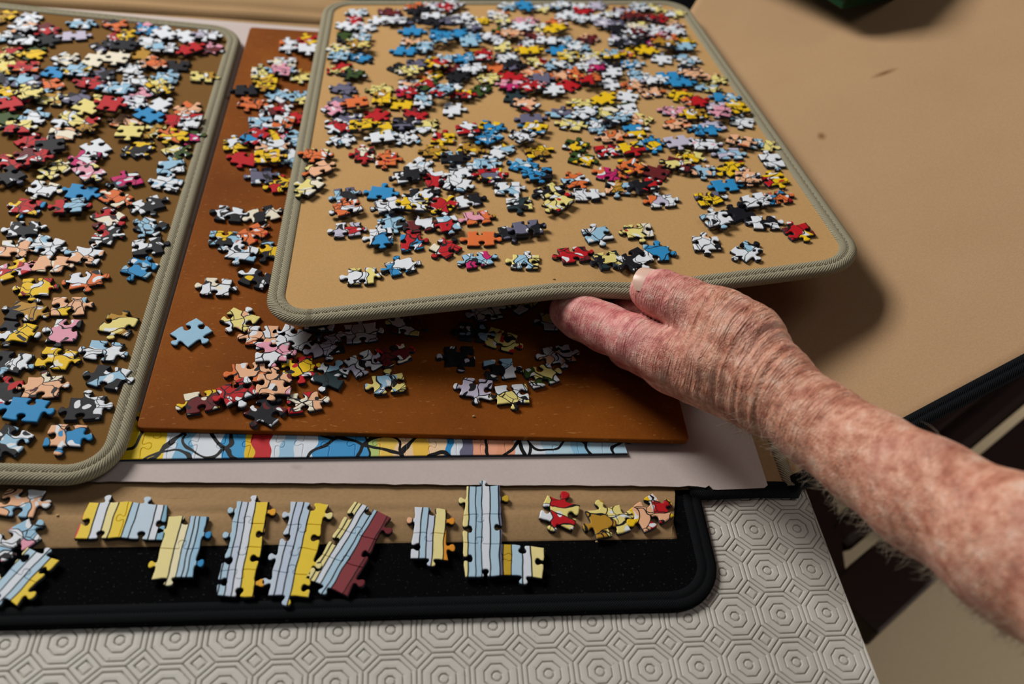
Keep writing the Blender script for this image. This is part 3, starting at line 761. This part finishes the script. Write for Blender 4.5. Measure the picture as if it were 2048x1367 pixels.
for i in far:
    d = ALL[i]; rr = random.Random(1000 + i)
    Wd, F, M, uv = make_piece_mesh(d, rr)
    BV.append(Wd + d['P']); BU.append(uv); BM += M; BF += [tuple(k + nb for k in f) for f in F]; nb += len(Wd)
    a, b, c3, ink = codes(d['cs'])
    for q, cc in enumerate((a, b, c3)): BC[q].append(np.tile(lin(PAL[cc]), (len(Wd), 1)))
    BI.append(np.full(len(Wd), ink))
if far:
    o = mesh_obj('jigsaw_pieces', np.concatenate(BV), BF, None, None, np.concatenate(BU), mats=[MAT_PRINT, MAT_EDGE], fmat=BM)
    set_attrs(o.data, [np.concatenate(c) for c in BC], np.concatenate(BI))
    tag(o, 'many small multicoloured jigsaw pieces spread over the far ends of both trays', 'jigsaw pieces', kind='stuff')

# ------------------------------------------------------------------ joined pieces: sections that interlock
def section(root, origin, ux, uy, cells, w, h, mat, rr, thick=PT, straight=(), uvoff=(0, 0), gap=0.004):
    """cells: list of (col,row); row 0 nearest; builds one child piece per cell"""
    nodes, edges = {}, {}
    def node(i, j):
        if (i, j) not in nodes:
            jx, jy = rr.uniform(-.05, .05), rr.uniform(-.045, .045)
            if j in straight: jy = 0.0
            nodes[(i, j)] = np.array([i * w + jx * (0.4 if straight else 1), j * h + jy])
        return nodes[(i, j)]
    def edge(a, b):
        k = (a, b) if a < b else (b, a)
        if k not in edges:
            p, q = node(*k[0]), node(*k[1])
            if k[0][1] == k[1][1] and k[0][1] in straight: pts = [p, (p + q) / 2]
            else: pts = side(p, q, rr.choice((-1, 1)), rr, 0.64)
            edges[k] = pts + [q]
        pts = edges[k]
        return pts[:-1] if k == (a, b) else pts[::-1][:-1]
    for (i, j) in cells:
        c = [(i, j), (i + 1, j), (i + 1, j + 1), (i, j + 1)]
        out = []
        for q in range(4): out += edge(c[q], c[(q + 1) % 4])
        out = np.array(out); ce = out.mean(0); out = ce + (out - ce) * (1 - gap)
        V, F, M = piece_vf(out, 0.014, thick)
        Wd = V[:, :1] * ux + V[:, 1:2] * uy + V[:, 2:3] * np.array([0, 0, 1.]) + origin
        mesh_obj('puzzle_piece', Wd, F, None, root, V[:, :2] + np.array(uvoff), mats=[mat, MAT_EDGE], fmat=M)
ZS = BASE_T + 0.062
def joined(T, B, rows, cells, w, bands, label, seed, warp=0.045, ang=0.0):
    t, b = at_z(*T, ZS), at_z(*B, ZS); uy = t - b; L = np.linalg.norm(uy); uy /= L; ux = np.array([uy[1], -uy[0], 0])
    cols = max(c[0] for c in cells) + 1; h = L / rows
    org = b - ux * w * (cols / 2 if all((1, r) in cells for r in range(rows)) and cols > 1 else 0.5)
    root = empty('joined_puzzle_pieces', (t + b) / 2); tag(root, label, 'joined puzzle pieces', 'joined sections on the near flap of the case')
    width = cols * w + 0.3
    mat = band_mat('stripe_print', bands, width, ang, warp, -0.15)
    section(root, org, ux, uy, cells, w, h, mat, random.Random(seed))
b_, W_, Y_, y_, N_ = 'b3d0e2', 'dde3ec', 'f0cf3a', 'efe09a', '15151a'
I2 = 0.028
joined((262, 1010), (240, 1080), 1, [(0, 0), (1, 0)], 0.80, [('d8344a', .10, 0), (Y_, .20, I2), (W_, .16, I2), (y_, .14, I2), (Y_, .22, I2), (b_, .12, I2), ('c3d6e6', .3, I2), (W_, .12, I2), ('86b6cf', .2, 0)],
       'two joined pieces striped yellow, white and blue with a red knob', 31)
joined((380, 1036), (349, 1161), 2, [(0, 0), (0, 1)], 0.74, [(Y_, .10, 0), (y_, .34, I2), ('f2e8bd', .16, I2), (b_, .12, I2), (b_, .10, I2), ('9cc6e0', .16, I2), ('2f8ec8', .15, 0)],
       'two joined pieces, cream on one side and blue striped on the other', 32)
joined((505, 1006), (470, 1195), 4, [(0, r) for r in range(4)], 0.68, [(b_, .16, I2), (b_, .12, I2), ('c8d3e4', .12, I2), (W_, .14, I2), (Y_, .25, I2), ('eda92c', .12, 0)],
       'four joined pieces in a column, blue stripes beside yellow, ending in an orange knob', 33)
joined((619, 1010), (575, 1198), 4, [(0, r) for r in range(4)], 0.74, [('c9d6e4', .24, I2), ('c3d0e4', .14, I2), ('bccfe2', .14, I2), (Y_, .30, 0), ('efe09a', .12, 0)],
       'four joined pieces in a column, pale blue stripes with a yellow side', 34)
joined((745, 1022), (650, 1180), 3, [(0, r) for r in range(3)], 0.92, [(y_, .22, I2), (y_, .08, I2), (W_, .10, I2), (b_, .12, I2), ('a9c8dc', .08, I2), ('8b3a40', .22, I2), ('70262c', .18, 0)],
       'slanting joined section with pale stripes and a maroon brick side', 35)
joined((865, 1020), (857, 1126), 2, [(0, 0), (0, 1)], 0.70, [('f0b890', .10, I2), (W_, .16, I2), (b_, .12, I2), ('c8d3e4', .12, I2), (y_, .20, I2), ('e8962c', .18, 0)],
       'two joined pieces striped blue and cream with orange flecked corners', 36)
joined((968, 976), (968, 1155), 3, [(0, 0), (0, 1), (0, 2), (1, 0)], 0.80, [(y_, .18, I2), (b_, .12, I2), ('a9c8dc', .1, I2), (W_, .14, I2), (b_, .16, I2), ('6a6880', .05, I2), ('c9a52c', .14, I2), (b_, .18, I2), (W_, .14, I2), (y_, .3, 0)],
       'L-shaped joined section of four pieces, pale stripes above grey drapery', 37)
joined((88, 1113), (10, 1196), 2, [(0, 0), (0, 1)], 0.66, [(y_, .15, I2), (b_, .14, I2), (W_, .14, I2), (b_, .12, I2), (Y_, .24, 0)],
       'slanting joined section of two blue striped pieces with yellow corners', 38)
# loose pieces on the near flap
for (px, py, cs, ang, lab) in [(44, 1008, 'FWb', -6, 'peach and white jigsaw piece with a blue knob on the tan lining'),
                               (30, 1085, 'bPW', 40, 'pale blue and pink patterned jigsaw piece overlapping the lining and black felt'),
                               (1119, 1029, 'yRW', -22, 'yellow jigsaw piece with a red corner on the tan lining'),
                               (1214, 1045, 'yT', 12, 'pale yellow jigsaw piece with dark lines on the tan lining'),
                               (1298, 1029, 'YFR', 30, 'yellow and flesh-coloured jigsaw piece with a maroon knob on the tan lining')]:
    rr = random.Random(int(px)); P0 = at_z(px, py, ZS)
    d = dict(P=P0, u=np.array([1., 0, 0]), v=np.array([0, 1., 0]), n=np.array([0, 0, 1.]), ang=math.radians(ang), cs=cs, k=1.08)
    Wd, F, M, uv = make_piece_mesh(d, rr)
    o = mesh_obj('jigsaw_piece', Wd + P0, F, None, None, uv, mats=[MAT_PRINT, MAT_EDGE], fmat=M, origin=P0)
    a, b, c3, ink = codes(cs); set_attrs(o.data, (lin(PAL[a]), lin(PAL[b]), lin(PAL[c3])), ink)
    tag(o, lab, 'jigsaw piece', 'loose jigsaw pieces on the near flap')
# assembled part of the puzzle under the hardboard
asm = empty('assembled_puzzle', (1, 4.3, CZ1)); tag(asm, 'assembled strip of the puzzle peeping out from under the brown hardboard', 'puzzle')
def wx(px): return at_z(px, 905, CZ1 + .08)[0]
ax0, ax1, ay = wx(1254) - 0.565 * 22, wx(1254), 3.90
seq = [(-400, 'e8c51c'), (330, 'dfe6ee'), (352, '79b4d6'), (382, 'dfe6ee'), (450, '3f9bd0'), (492, 'e9c022'), (505, 'c4232a'), (545, 'dfe6ee'), (566, '9cc6e0'), (590, 'dfe6ee'), (640, '3f96cf'), (742, 'b9cf7a'),
       (760, 'efc85a'), (800, 'f3cfa6'), (835, 'efc04a'), (865, 'f3cfa6'), (898, '2f8ec8'), (914, 'dfe6ee'), (932, '6a6880'), (952, 'eea888'), (1000, 'e8a07c'), (1038, 'dde6ee'), (1098, 'b5d6e8'), (1160, '8fc2e0'), (1200, 'b5d6e8'), (1270, 'b5d6e8')]
bands = [(c, max(0.05, wx(seq[i + 1][0]) - max(ax0, wx(p))), 0.03 if i in (1, 4, 7, 10, 15) else 0.0) for i, (p, c) in enumerate(seq[:-1])]
section(asm, np.array([ax0, ay, CZ1 + 0.002]), np.array([1., 0, 0]), np.array([0, 1., 0]), [(i, j) for i in range(22) for j in range(2)], 0.565, 0.74,
        band_mat('assembled_print', bands, ax1 - ax0, 0.0, 0.22, 0.0, 0.5), random.Random(3), 0.085, straight=(0,))

# crumbs
MAT_CRUMB = plain('crumb', 'c9a878', 0.9)
for px, py, z, r, wl in [(331, 1013, ZS, .035, 'the lining between the two-piece yellow and cream sections'), (337, 1029, ZS, .025, 'the lining just above the two-piece cream section'),
                         (115, 1030, ZS, .03, 'the lining beside the peach piece'), (1193, 1083, ZS, .03, 'the lining below the pale yellow piece'),
                         (947, 833, HZ1, .04, 'the brown hardboard'), (1108, 558, None, .035, 'the hand-held tray beside the binding')]:
    P0 = at_z(px, py, z) if z else RT.P(*RT.from_px(px, py))
    rr = random.Random(int(px)); bm = bmesh.new(); bmesh.ops.create_icosphere(bm, subdivisions=1, radius=1)
    V = [np.array(v.co) * rr.uniform(.6, 1.2) * r * [1.3, .8, .6] + P0 + [0, 0, r * .4] for v in bm.verts]; Fc = [tuple(v.index for v in f.verts) for f in bm.faces]; bm.free()
    tag(mesh_obj('crumb', V, Fc, MAT_CRUMB, origin=P0), 'tiny pale crumb on ' + wl, 'crumb', 'crumbs')

# ------------------------------------------------------------------ chair beside the table
chair = empty('wooden_chair', (23, 9, -32.4)); tag(chair, 'dark wooden chair with slatted seat pulled up beside the table', 'chair')
A0 = np.array([19.9, 8.0, 0]); e1 = np.array([.845, .535, 0]); e2 = np.array([-.535, .845, 0])
def obox(name, u0, u1, v0, v1, z0, z1, bv=0.12):
    v, f = box_vf(u0, u1, v0, v1, z0, z1)
    V = [A0 + e1 * p[0] + e2 * p[1] + np.array([0, 0, p[2]]) for p in v]
    return bevel(mesh_obj(name, V, f, MAT_WOOD, chair), bv)
obox('seat_slat', -1.5, 22, -2.45, -0.0, -14.2, -13.0)
obox('seat_slat', 0.55, 22, 0.45, 1.8, -13.9, -13.0, 0.4); obox('seat_slat', 3.4, 22, 1.82, 4.6, -13.9, -13.05, 0.2)
for k in range(3): obox('seat_slat', 0.55, 22, 5.1 + k * 2.4, 7.0 + k * 2.4, -13.9, -13.0, 0.3)
V = [(x, y, z) for z in (-14.6, -13.05) for x, y in ((18.2, 7.4), (19.55, 7.4), (20.45, 11.1), (21.2, 14.2), (19.2, 14.2))]
mesh_obj('seat_rail', V, [(4, 3, 2, 1, 0), (5, 6, 7, 8, 9)] + [(i, (i + 1) % 5, 5 + (i + 1) % 5, 5 + i) for i in range(5)], MAT_WOOD, chair)
obox('seat_rail', 20.5, 22, -2.0, 12, -15.4, -14.0)
for (u, vv) in ((-0.7, 11.5), (21.2, -1.2), (21.2, 11.5)): obox('leg', u - .7, u + .7, vv - .7, vv + .7, -32.4, -14.1)
obox('leg', -1.4, 0.0, -1.9, -0.5, -32.4, -14.1)
for u in (-0.4, 21.4): obox('back_post', u - .6, u + .6, 10.6, 11.6, -14, -0.6)
obox('back_rail', -0.4, 21.4, 10.8, 11.3, -2.6, -0.7); obox('back_rail', -0.4, 21.4, 10.8, 11.3, -7, -5)

# ------------------------------------------------------------------ dark box resting on the far part of the right flap
MAT_BB = plain('box_black', '0b0b0d', 0.4); MAT_BG = plain('box_green', '0c3a22', 0.4)
Sx = on_flap(1766, 62); Ld = np.array([0.40 + 1.25, 0.60 - 1.55, 0.05 - 1.40]); Ld /= np.linalg.norm(Ld)
rq = ray(1683, 19); rq /= np.linalg.norm(rq)
A_ = np.stack([rq, Ld], 1); sol = np.linalg.lstsq(A_, Sx - CAM, rcond=None)[0]
Q = CAM + rq * sol[0]
R2 = at_z(1790, -1, Q[2]); ed = (R2 - Q); ed /= np.linalg.norm(ed); eo = np.array([-ed[1], ed[0], 0])
bx = empty('dark_box', Q); tag(bx, 'black box with a dark green base on the propped tan flap', 'box')
def bbox(name, u0, u1, v0, v1, z0, z1, mat):
    v, f = box_vf(u0, u1, v0, v1, z0, z1)
    return bevel(mesh_obj(name, [Q + ed * p[0] + eo * p[1] + np.array([0, 0, p[2]]) for p in v], f, mat, bx), 0.04)
UL = 0.5
while UL < 9 and all(flap_pt(*(Q + ed * UL + eo * vv)[:2])[2] < Q[2] - 0.02 for vv in (0, 7)): UL += 0.1
bbox('tray_base', 0, UL, 0, 7, 0, 0.35, MAT_BG); bbox('lid', -0.12, UL - 0.3, -0.12, 7.1, 0.36, 2.4, MAT_BB)

# ================================================================== the hand and forearm
def jp(px, py, z, r):
    p = at_z(px, py, z); return np.r_[p, r * depth_of(p) / F_PX]
CORE = [  # chains of (joint, joint)
    [jp(1548, 782, 3.25, 80), jp(1640, 850, 3.5, 81), jp(1738, 917, 3.85, 91), jp(1848, 988, 4.3, 109), jp(2048, 1104, 5.1, 142), jp(2300, 1252, 6.0, 182), jp(2620, 1440, 7.0, 215)],
    [jp(1548, 770, 3.3, 74), jp(1445, 722, 3.0, 70), jp(1360, 720, 2.4, 52)],
    [jp(1540, 790, 3.0, 70), jp(1440, 745, 2.6, 66), jp(1345, 728, 2.0, 56)],
    [jp(1535, 800, 2.75, 60), jp(1400, 757, 1.95, 48)],
    [jp(1530, 795, 2.6, 58), jp(1440, 765, 1.9, 44)],
    [jp(1535, 745, 3.4, 62), jp(1490, 680, 3.4, 70), jp(1440, 645, 3.3, 68)],
    [jp(1480, 700, 3.2, 72), jp(1425, 690, 2.9, 40)]]
FING = [
    [jp(1442, 645, 3.3, 64), jp(1372, 609, 3.13, 54), jp(1322, 587, 3.0, 48), jp(1300, 581, 2.93, 41)],       # thumb
    [jp(1338, 712, 2.35, 54), jp(1268, 680, 2.0, 51), jp(1212, 656, 1.70, 49), jp(1160, 631, 1.55, 47), jp(1138, 622, 1.5, 40)],   # index
    [jp(1345, 728, 2.0, 54), jp(1262, 690, 1.25, 48), jp(1255, 640, 1.15, 45), jp(1300, 600, 1.25, 40)],      # middle, curled under
    [jp(1395, 750, 1.95, 48), jp(1330, 700, 1.15, 44), jp(1340, 650, 1.05, 42), jp(1375, 615, 1.2, 38)],      # ring
    [jp(1440, 765, 1.9, 44), jp(1405, 720, 1.2, 40), jp(1420, 675, 1.1, 36), jp(1440, 640, 1.2, 32)]]         # little
def sdf_hand(step=0.062):
    pts = np.array([q for ch in CORE + FING for q in ch])
    lo = (pts[:, :3] - pts[:, 3:]).min(0) - 0.3; hi = (pts[:, :3] + pts[:, 3:]).max(0) + 0.3
    hi[0] = min(hi[0], at_z(2450, 1345, 6.5)[0])
    n = np.ceil((hi - lo) / step).astype(int) + 1
    ax = [lo[k] + step * np.arange(n[k]) for k in range(3)]
    def chain(field, chs, k):
        for ch in chs:
            for a, b in zip(ch[:-1], ch[1:]):
                m = max(a[3], b[3]) + 0.55
                sl = []
                for q in range(3):
                    i0 = max(0, int((min(a[q], b[q]) - m - lo[q]) / step)); i1 = min(n[q], int((max(a[q], b[q]) + m - lo[q]) / step) + 2)
                    sl.append(slice(i0, max(i0, i1)))
                if any(s_.stop <= s_.start for s_ in sl): continue
                X, Y, Z = np.meshgrid(ax[0][sl[0]], ax[1][sl[1]], ax[2][sl[2]], indexing='ij')
                ab = b[:3] - a[:3]; L2 = ab @ ab
                t = np.clip(((X - a[0]) * ab[0] + (Y - a[1]) * ab[1] + (Z - a[2]) * ab[2]) / L2, 0, 1)
                d = np.sqrt((X - a[0] - t * ab[0]) ** 2 + (Y - a[1] - t * ab[1]) ** 2 + (Z - a[2] - t * ab[2]) ** 2) - (a[3] + (b[3] - a[3]) * t)
                f0 = field[tuple(sl)]; h = np.maximum(k - np.abs(f0 - d), 0) / k
                field[tuple(sl)] = np.minimum(f0, d) - h * h * k * 0.25
        return field
    core = chain(np.full(n, 9.0), CORE, 0.42)
    tot = core.copy()
    for fg in FING:
        ff = chain(np.full(n, 9.0), [fg], 0.12)
        k = 0.26; h = np.maximum(k - np.abs(core - ff), 0) / k
        tot = np.minimum(tot, np.minimum(core, ff) - h * h * k * 0.25)
    return tot, lo, step
def surface_nets(D, lo, step):
    n = np.array(D.shape); ins = D < 0
    c = [(i, j, k) for i in (0, 1) for j in (0, 1) for k in (0, 1)]
    def cut(A, o): return A[o[0]:n[0] - 1 + o[0], o[1]:n[1] - 1 + o[1], o[2]:n[2] - 1 + o[2]]
    cnt = sum(cut(ins, o).astype(np.int8) for o in c)
    act = (cnt > 0) & (cnt < 8); idx = np.argwhere(act)
    vid = -np.ones(act.shape, int); vid[tuple(idx.T)] = np.arange(len(idx))
    acc = np.zeros((len(idx), 3)); num = np.zeros(len(idx))
    for a in c:
        for q in range(3):
            if a[q]: continue
            b = list(a); b[q] = 1
            da = D[tuple((idx + a).T)]; db = D[tuple((idx + b).T)]; m = (da < 0) != (db < 0)
            t = np.where(m, da / np.where(m, da - db, 1), 0)
            p = np.array(a, float) + np.zeros((len(idx), 3)); p[:, q] += t
            acc += p * m[:, None]; num += m
    V = lo + (idx + acc / num[:, None]) * step
    F = []
    for q in range(3):
        u, v = (q + 1) % 3, (q + 2) % 3
        e = np.zeros(3, int); e[q] = 1
        A = ins[:-1] if q == 0 else (ins[:, :-1] if q == 1 else ins[:, :, :-1])
        B = ins[1:] if q == 0 else (ins[:, 1:] if q == 1 else ins[:, :, 1:])
        ed_ = np.argwhere(A != B); sg = A[tuple(ed_.T)]
        ok = (ed_[:, u] > 0) & (ed_[:, v] > 0) & (ed_[:, u] < n[u] - 1) & (ed_[:, v] < n[v] - 1); ed_, sg = ed_[ok], sg[ok]
        def g(du, dv):
            w = ed_.copy(); w[:, u] -= du; w[:, v] -= dv; return vid[tuple(w.T)]
        quad = np.stack([g(1, 1), g(0, 1), g(0, 0), g(1, 0)], 1)
        quad[~sg] = quad[~sg][:, ::-1]; F.append(quad)
    return V, np.concatenate(F)
D, lo_, st_ = sdf_hand(); HV, HF = surface_nets(D, lo_, st_)
def vnormals(V, F):
    N = np.zeros_like(V); fn = np.cross(V[F[:, 2]] - V[F[:, 0]], V[F[:, 3]] - V[F[:, 1]])
    for k in range(4): np.add.at(N, F[:, k], fn)
    return N / (np.linalg.norm(N, axis=1)[:, None] + 1e-12)
# smooth
for it in range(2):
    A = np.zeros_like(HV); w = np.zeros(len(HV))
    for k in range(4):
        np.add.at(A, HF[:, k], HV[HF[:, (k + 1) % 4]]); np.add.at(w, HF[:, k], 1)
        np.add.at(A, HF[:, k], HV[HF[:, (k + 3) % 4]]); np.add.at(w, HF[:, k], 1)
    HV = HV * 0.5 + 0.5 * A / w[:, None]
HN = vnormals(HV, HF)
# coordinates along and around the arm
AX = [jp(1200, 640, 2.0, 1)[:3], jp(1330, 690, 2.6, 1)[:3], jp(1548, 782, 3.25, 1)[:3], jp(2048, 1098, 5.1, 1)[:3], jp(2620, 1450, 7.0, 1)[:3]]
def arm_coords(V):
    ds, us, qs, s0 = [], [], [], 0.0
    for n_, (a, b) in enumerate(zip(AX[:-1], AX[1:])):
        ab = b - a; L = np.linalg.norm(ab); t = (V - a) @ ab / L ** 2; tc = np.clip(t, 0, 1); q = V - a - tc[:, None] * ab
        ds.append(np.linalg.norm(q, axis=1)); us.append(s0 + t * L); qs.append(V - a - t[:, None] * ab); s0 += L
    ds, us, qs = np.array(ds), np.array(us), np.array(qs)
    w = np.exp(-(ds - ds.min(0)) / 0.22); w /= w.sum(0)
    return (w * us).sum(0), (w[..., None] * qs).sum(0)
HU, HQ = arm_coords(HV)
U_WRIST = np.linalg.norm(AX[1] - AX[0]) + np.linalg.norm(AX[2] - AX[1])
# skin folds across the wrist and the back of the hand
w1 = np.sin(HQ[:, 0] * 1.7 + HQ[:, 2] * 2.3) * 0.9 + np.sin(HQ[:, 1] * 3.1 + HV[:, 0] * 1.3) * 0.5
fold = np.sin(HU * 21 + w1 * 1.5) + 0.6 * np.sin(HU * 33 + w1 * 2.2 + 1.0)
env = np.exp(-((HU - U_WRIST + 0.15) / 0.75) ** 2) + 0.45 * np.exp(-((HU - U_WRIST + 1.5) / 0.7) ** 2)
dorsal = np.clip(HN @ ((CAM - HV.mean(0)) / np.linalg.norm(CAM - HV.mean(0))) + 0.35, 0, 1)
HV = HV + HN * (fold * env * dorsal * 0.019)[:, None]
# tendons and veins over the back of the hand
HV = HV + HN * (0.03 * np.sin(HQ[:, 2] * 6 + HQ[:, 1] * 4) * np.exp(-((HU - U_WRIST + 1.3) / 0.8) ** 2) * dorsal)[:, None]
HN = vnormals(HV, HF)
UF = float(U_WRIST) + 0.6
def skin():
    t = NT('skin', 0.52, 0.35)
    arm = t.node('ShaderNodeAttribute', attribute_name='arm', attribute_type='GEOMETRY').outputs[1]
    sep = t.node('ShaderNodeSeparateXYZ'); t.link(arm, sep.inputs[0])
    n1 = t.noise(t.mapping(arm, (1.1, 1.6, 1.6)), 2.6, 4, 0.62); n2 = t.noise(t.mapping(arm, (1, 1, 1)), 9.0, 3, 0.6); n3 = t.noise(arm, 1.1, 2)
    c = t.ramp(n1.outputs[0], [(0.28, lin('a8614c')), (0.45, lin('cf8d73')), (0.58, lin('e6ab90')), (0.75, lin('f6d0ba'))])
    c2 = t.ramp(n1.outputs[0], [(0.28, lin('b0565a')), (0.45, lin('d98581')), (0.6, lin('e8a79d')), (0.78, lin('f3cfc6'))])
    red = t.math('SUBTRACT', 1.0, t.math('DIVIDE', t.math('SUBTRACT', sep.outputs[0], 1.0), 1.8), None, True)
    c = t.mix(red, c, c2)
    fre = t.ramp(n2.outputs[0], [(0.56, (0, 0, 0, 1)), (0.68, (1, 1, 1, 1))])
    lite = t.ramp(t.noise(arm, 6.0, 2).outputs[0], [(0.54, (0, 0, 0, 1)), (0.70, (1, 1, 1, 1))])
    c = t.mix(t.math('MULTIPLY', lite, 0.3), c, lin('f0c3ab'))
    c = t.mix(t.math('MULTIPLY', fre, 0.40), c, lin('9c5138'))
    pale = t.ramp(n3.outputs[0], [(0.5, (0, 0, 0, 1)), (0.7, (1, 1, 1, 1))])
    c = t.mix(t.math('MULTIPLY', pale, 0.25), c, lin('b98a86'))
    t.color(c)
    # creases run across the limb
    wr = t.noise(t.mapping(arm, (7.5, 1.3, 1.3)), 1.0, 3, 0.6); wr.inputs['Distortion'].default_value = 0.9
    rid = t.math('ABSOLUTE', t.math('SUBTRACT', wr.outputs[0], 0.5))
    fade = t.math('SUBTRACT', 1.0, t.math('MULTIPLY', t.math('DIVIDE', t.math('SUBTRACT', sep.outputs[0], UF), 1.4, None, True), 0.8))
    rid = t.math('MULTIPLY', rid, t.math('MULTIPLY', fade, 2.2))
    vo = t.node('ShaderNodeTexVoronoi', feature='DISTANCE_TO_EDGE'); vo.inputs['Scale'].default_value = 16.0; t.link(t.mapping(arm, (1.6, 1, 1)), vo.inputs['Vector'])
    h = t.math('ADD', rid, t.math('MULTIPLY', vo.outputs['Distance'], 0.35))
    h = t.math('MULTIPLY', h, t.math('ADD', 0.4, t.math('MULTIPLY', t.math('DIVIDE', t.math('SUBTRACT', sep.outputs[0], 0.6), 1.6, None, True), 0.6)))
    t.bump(h, 1.0, 0.0018)
    t.b.inputs['Subsurface Weight'].default_value = 0.12; t.b.inputs['Subsurface Radius'].default_value = (0.004, 0.0015, 0.001)
    t.b.inputs['Subsurface Scale'].default_value = 1.0
    return t.m
MAT_SKIN = skin()
hand = mesh_obj('person', HV, [tuple(q) for q in HF.tolist()], MAT_SKIN, None, smooth=True, origin=FING[0][-1][:3])
at = hand.data.attributes.new('arm', 'FLOAT_VECTOR', 'POINT'); at.data.foreach_set('vector', np.c_[HU, HQ[:, 1], HQ[:, 2]].astype(np.float32).ravel())
tag(hand, 'bare freckled forearm and hand, thumb on top, lifting the tan tray', 'person')
HORG = FING[0][-1][:3]
def child_mesh(name, V, F, mat, smooth=True):
    o = mesh_obj(name, V, F, mat, None, smooth=smooth, origin=HORG); o.parent = hand; o.location = (0, 0, 0); return o
# thumbnail: a curved plate over the end of the thumb
def nail():
    a = FING[0][-1]; b = FING[0][-2]; ax = a[:3] - b[:3]; ax /= np.linalg.norm(ax)
    tocam = CAM - a[:3]; tocam /= np.linalg.norm(tocam)
    up = np.array([0, 0, 1.0])
    nd = 0.85 * up + 0.15 * tocam; nd -= ax * (nd @ ax); nd /= np.linalg.norm(nd)
    sd = np.cross(ax, nd)
    r = a[3] * 1.03; V, F = [], []; NU, NVv = 13, 11
    for layer in (0, 1):
        for i in range(NU):
            s_ = i / (NU - 1)
            for j in range(NVv):
                q = (j / (NVv - 1) - .5) * 2
                lenf = -0.35 + s_ * (0.93 - 0.12 * q * q)
                wid = 0.92 * (1 - 0.25 * max(0, s_ - .75) / .25 * q * q)
                th = q * wid
                drop = 0.10 * max(0, lenf) ** 2
                p = a[:3] + ax * (lenf * r * 1.1) + (nd * math.cos(th) + sd * math.sin(th)) * (r * (1.0 - drop) + (0.015 if layer == 0 else -0.03))
                V.append(p)
        o = layer * NU * NVv
        for i in range(NU - 1):
            for j in range(NVv - 1):
                fc = (o + i * NVv + j, o + (i + 1) * NVv + j, o + (i + 1) * NVv + j + 1, o + i * NVv + j + 1); F.append(fc if layer == 0 else fc[::-1])
    return np.array(V), F
MAT_NAIL = plain('nail', 'e9c6b0', 0.28, 0.5, 120, 'e6b8a8', 0.05)
V, F = nail(); nl = child_mesh('thumbnail', V, F, MAT_NAIL); nl['label'] = 'pale thumbnail with a yellowish rim'
# arm hair
rr = np.random.default_rng(4)
cand = np.where((HU > U_WRIST - 0.5) & (HU < U_WRIST + 6.5))[0]
low = HN[cand] @ np.array([-.6, -.6, -.3]); pr = np.clip(low + 0.25, 0.02, None) ** 2.0; pr /= pr.sum()
pick = rr.choice(cand, 700, p=pr)
arm_d = (AX[3] - AX[2]) / np.linalg.norm(AX[3] - AX[2])
SV, SF = [], []
for i in pick:
    p = HV[i].copy(); nr = HN[i]; L = rr.uniform(.15, .42); d = nr * 0.55 + arm_d * rr.normal(-.25, .35) + rr.normal(0, .3, 3); d /= np.linalg.norm(d)
    e = np.cross(d, nr + 1e-3); e /= np.linalg.norm(e) + 1e-9; e3 = np.cross(d, e); rad = 0.0045; b0 = len(SV); bend = -nr * 0.35 + arm_d * rr.normal(-.2, .3) + np.array([0, 0, -.25])
    for k in range(5):
        t_ = k / 4; c_ = p + d * L * t_ + bend * L * t_ * t_ * 0.7; r_ = rad * (1 - .8 * t_)
        for q in range(3): SV.append(c_ + (e * math.cos(2.094 * q) + e3 * math.sin(2.094 * q)) * r_)
        if k:
            for q in range(3): SF.append((b0 + (k - 1) * 3 + q, b0 + (k - 1) * 3 + (q + 1) % 3, b0 + k * 3 + (q + 1) % 3, b0 + k * 3 + q))
MAT_HAIR = plain('arm_hair', 'a99882', 0.5)
ho = child_mesh('arm_hair', np.array(SV), SF, MAT_HAIR); ho['kind'] = 'stuff'
for o in bpy.data.objects:
    if '_org' in o: del o['_org']
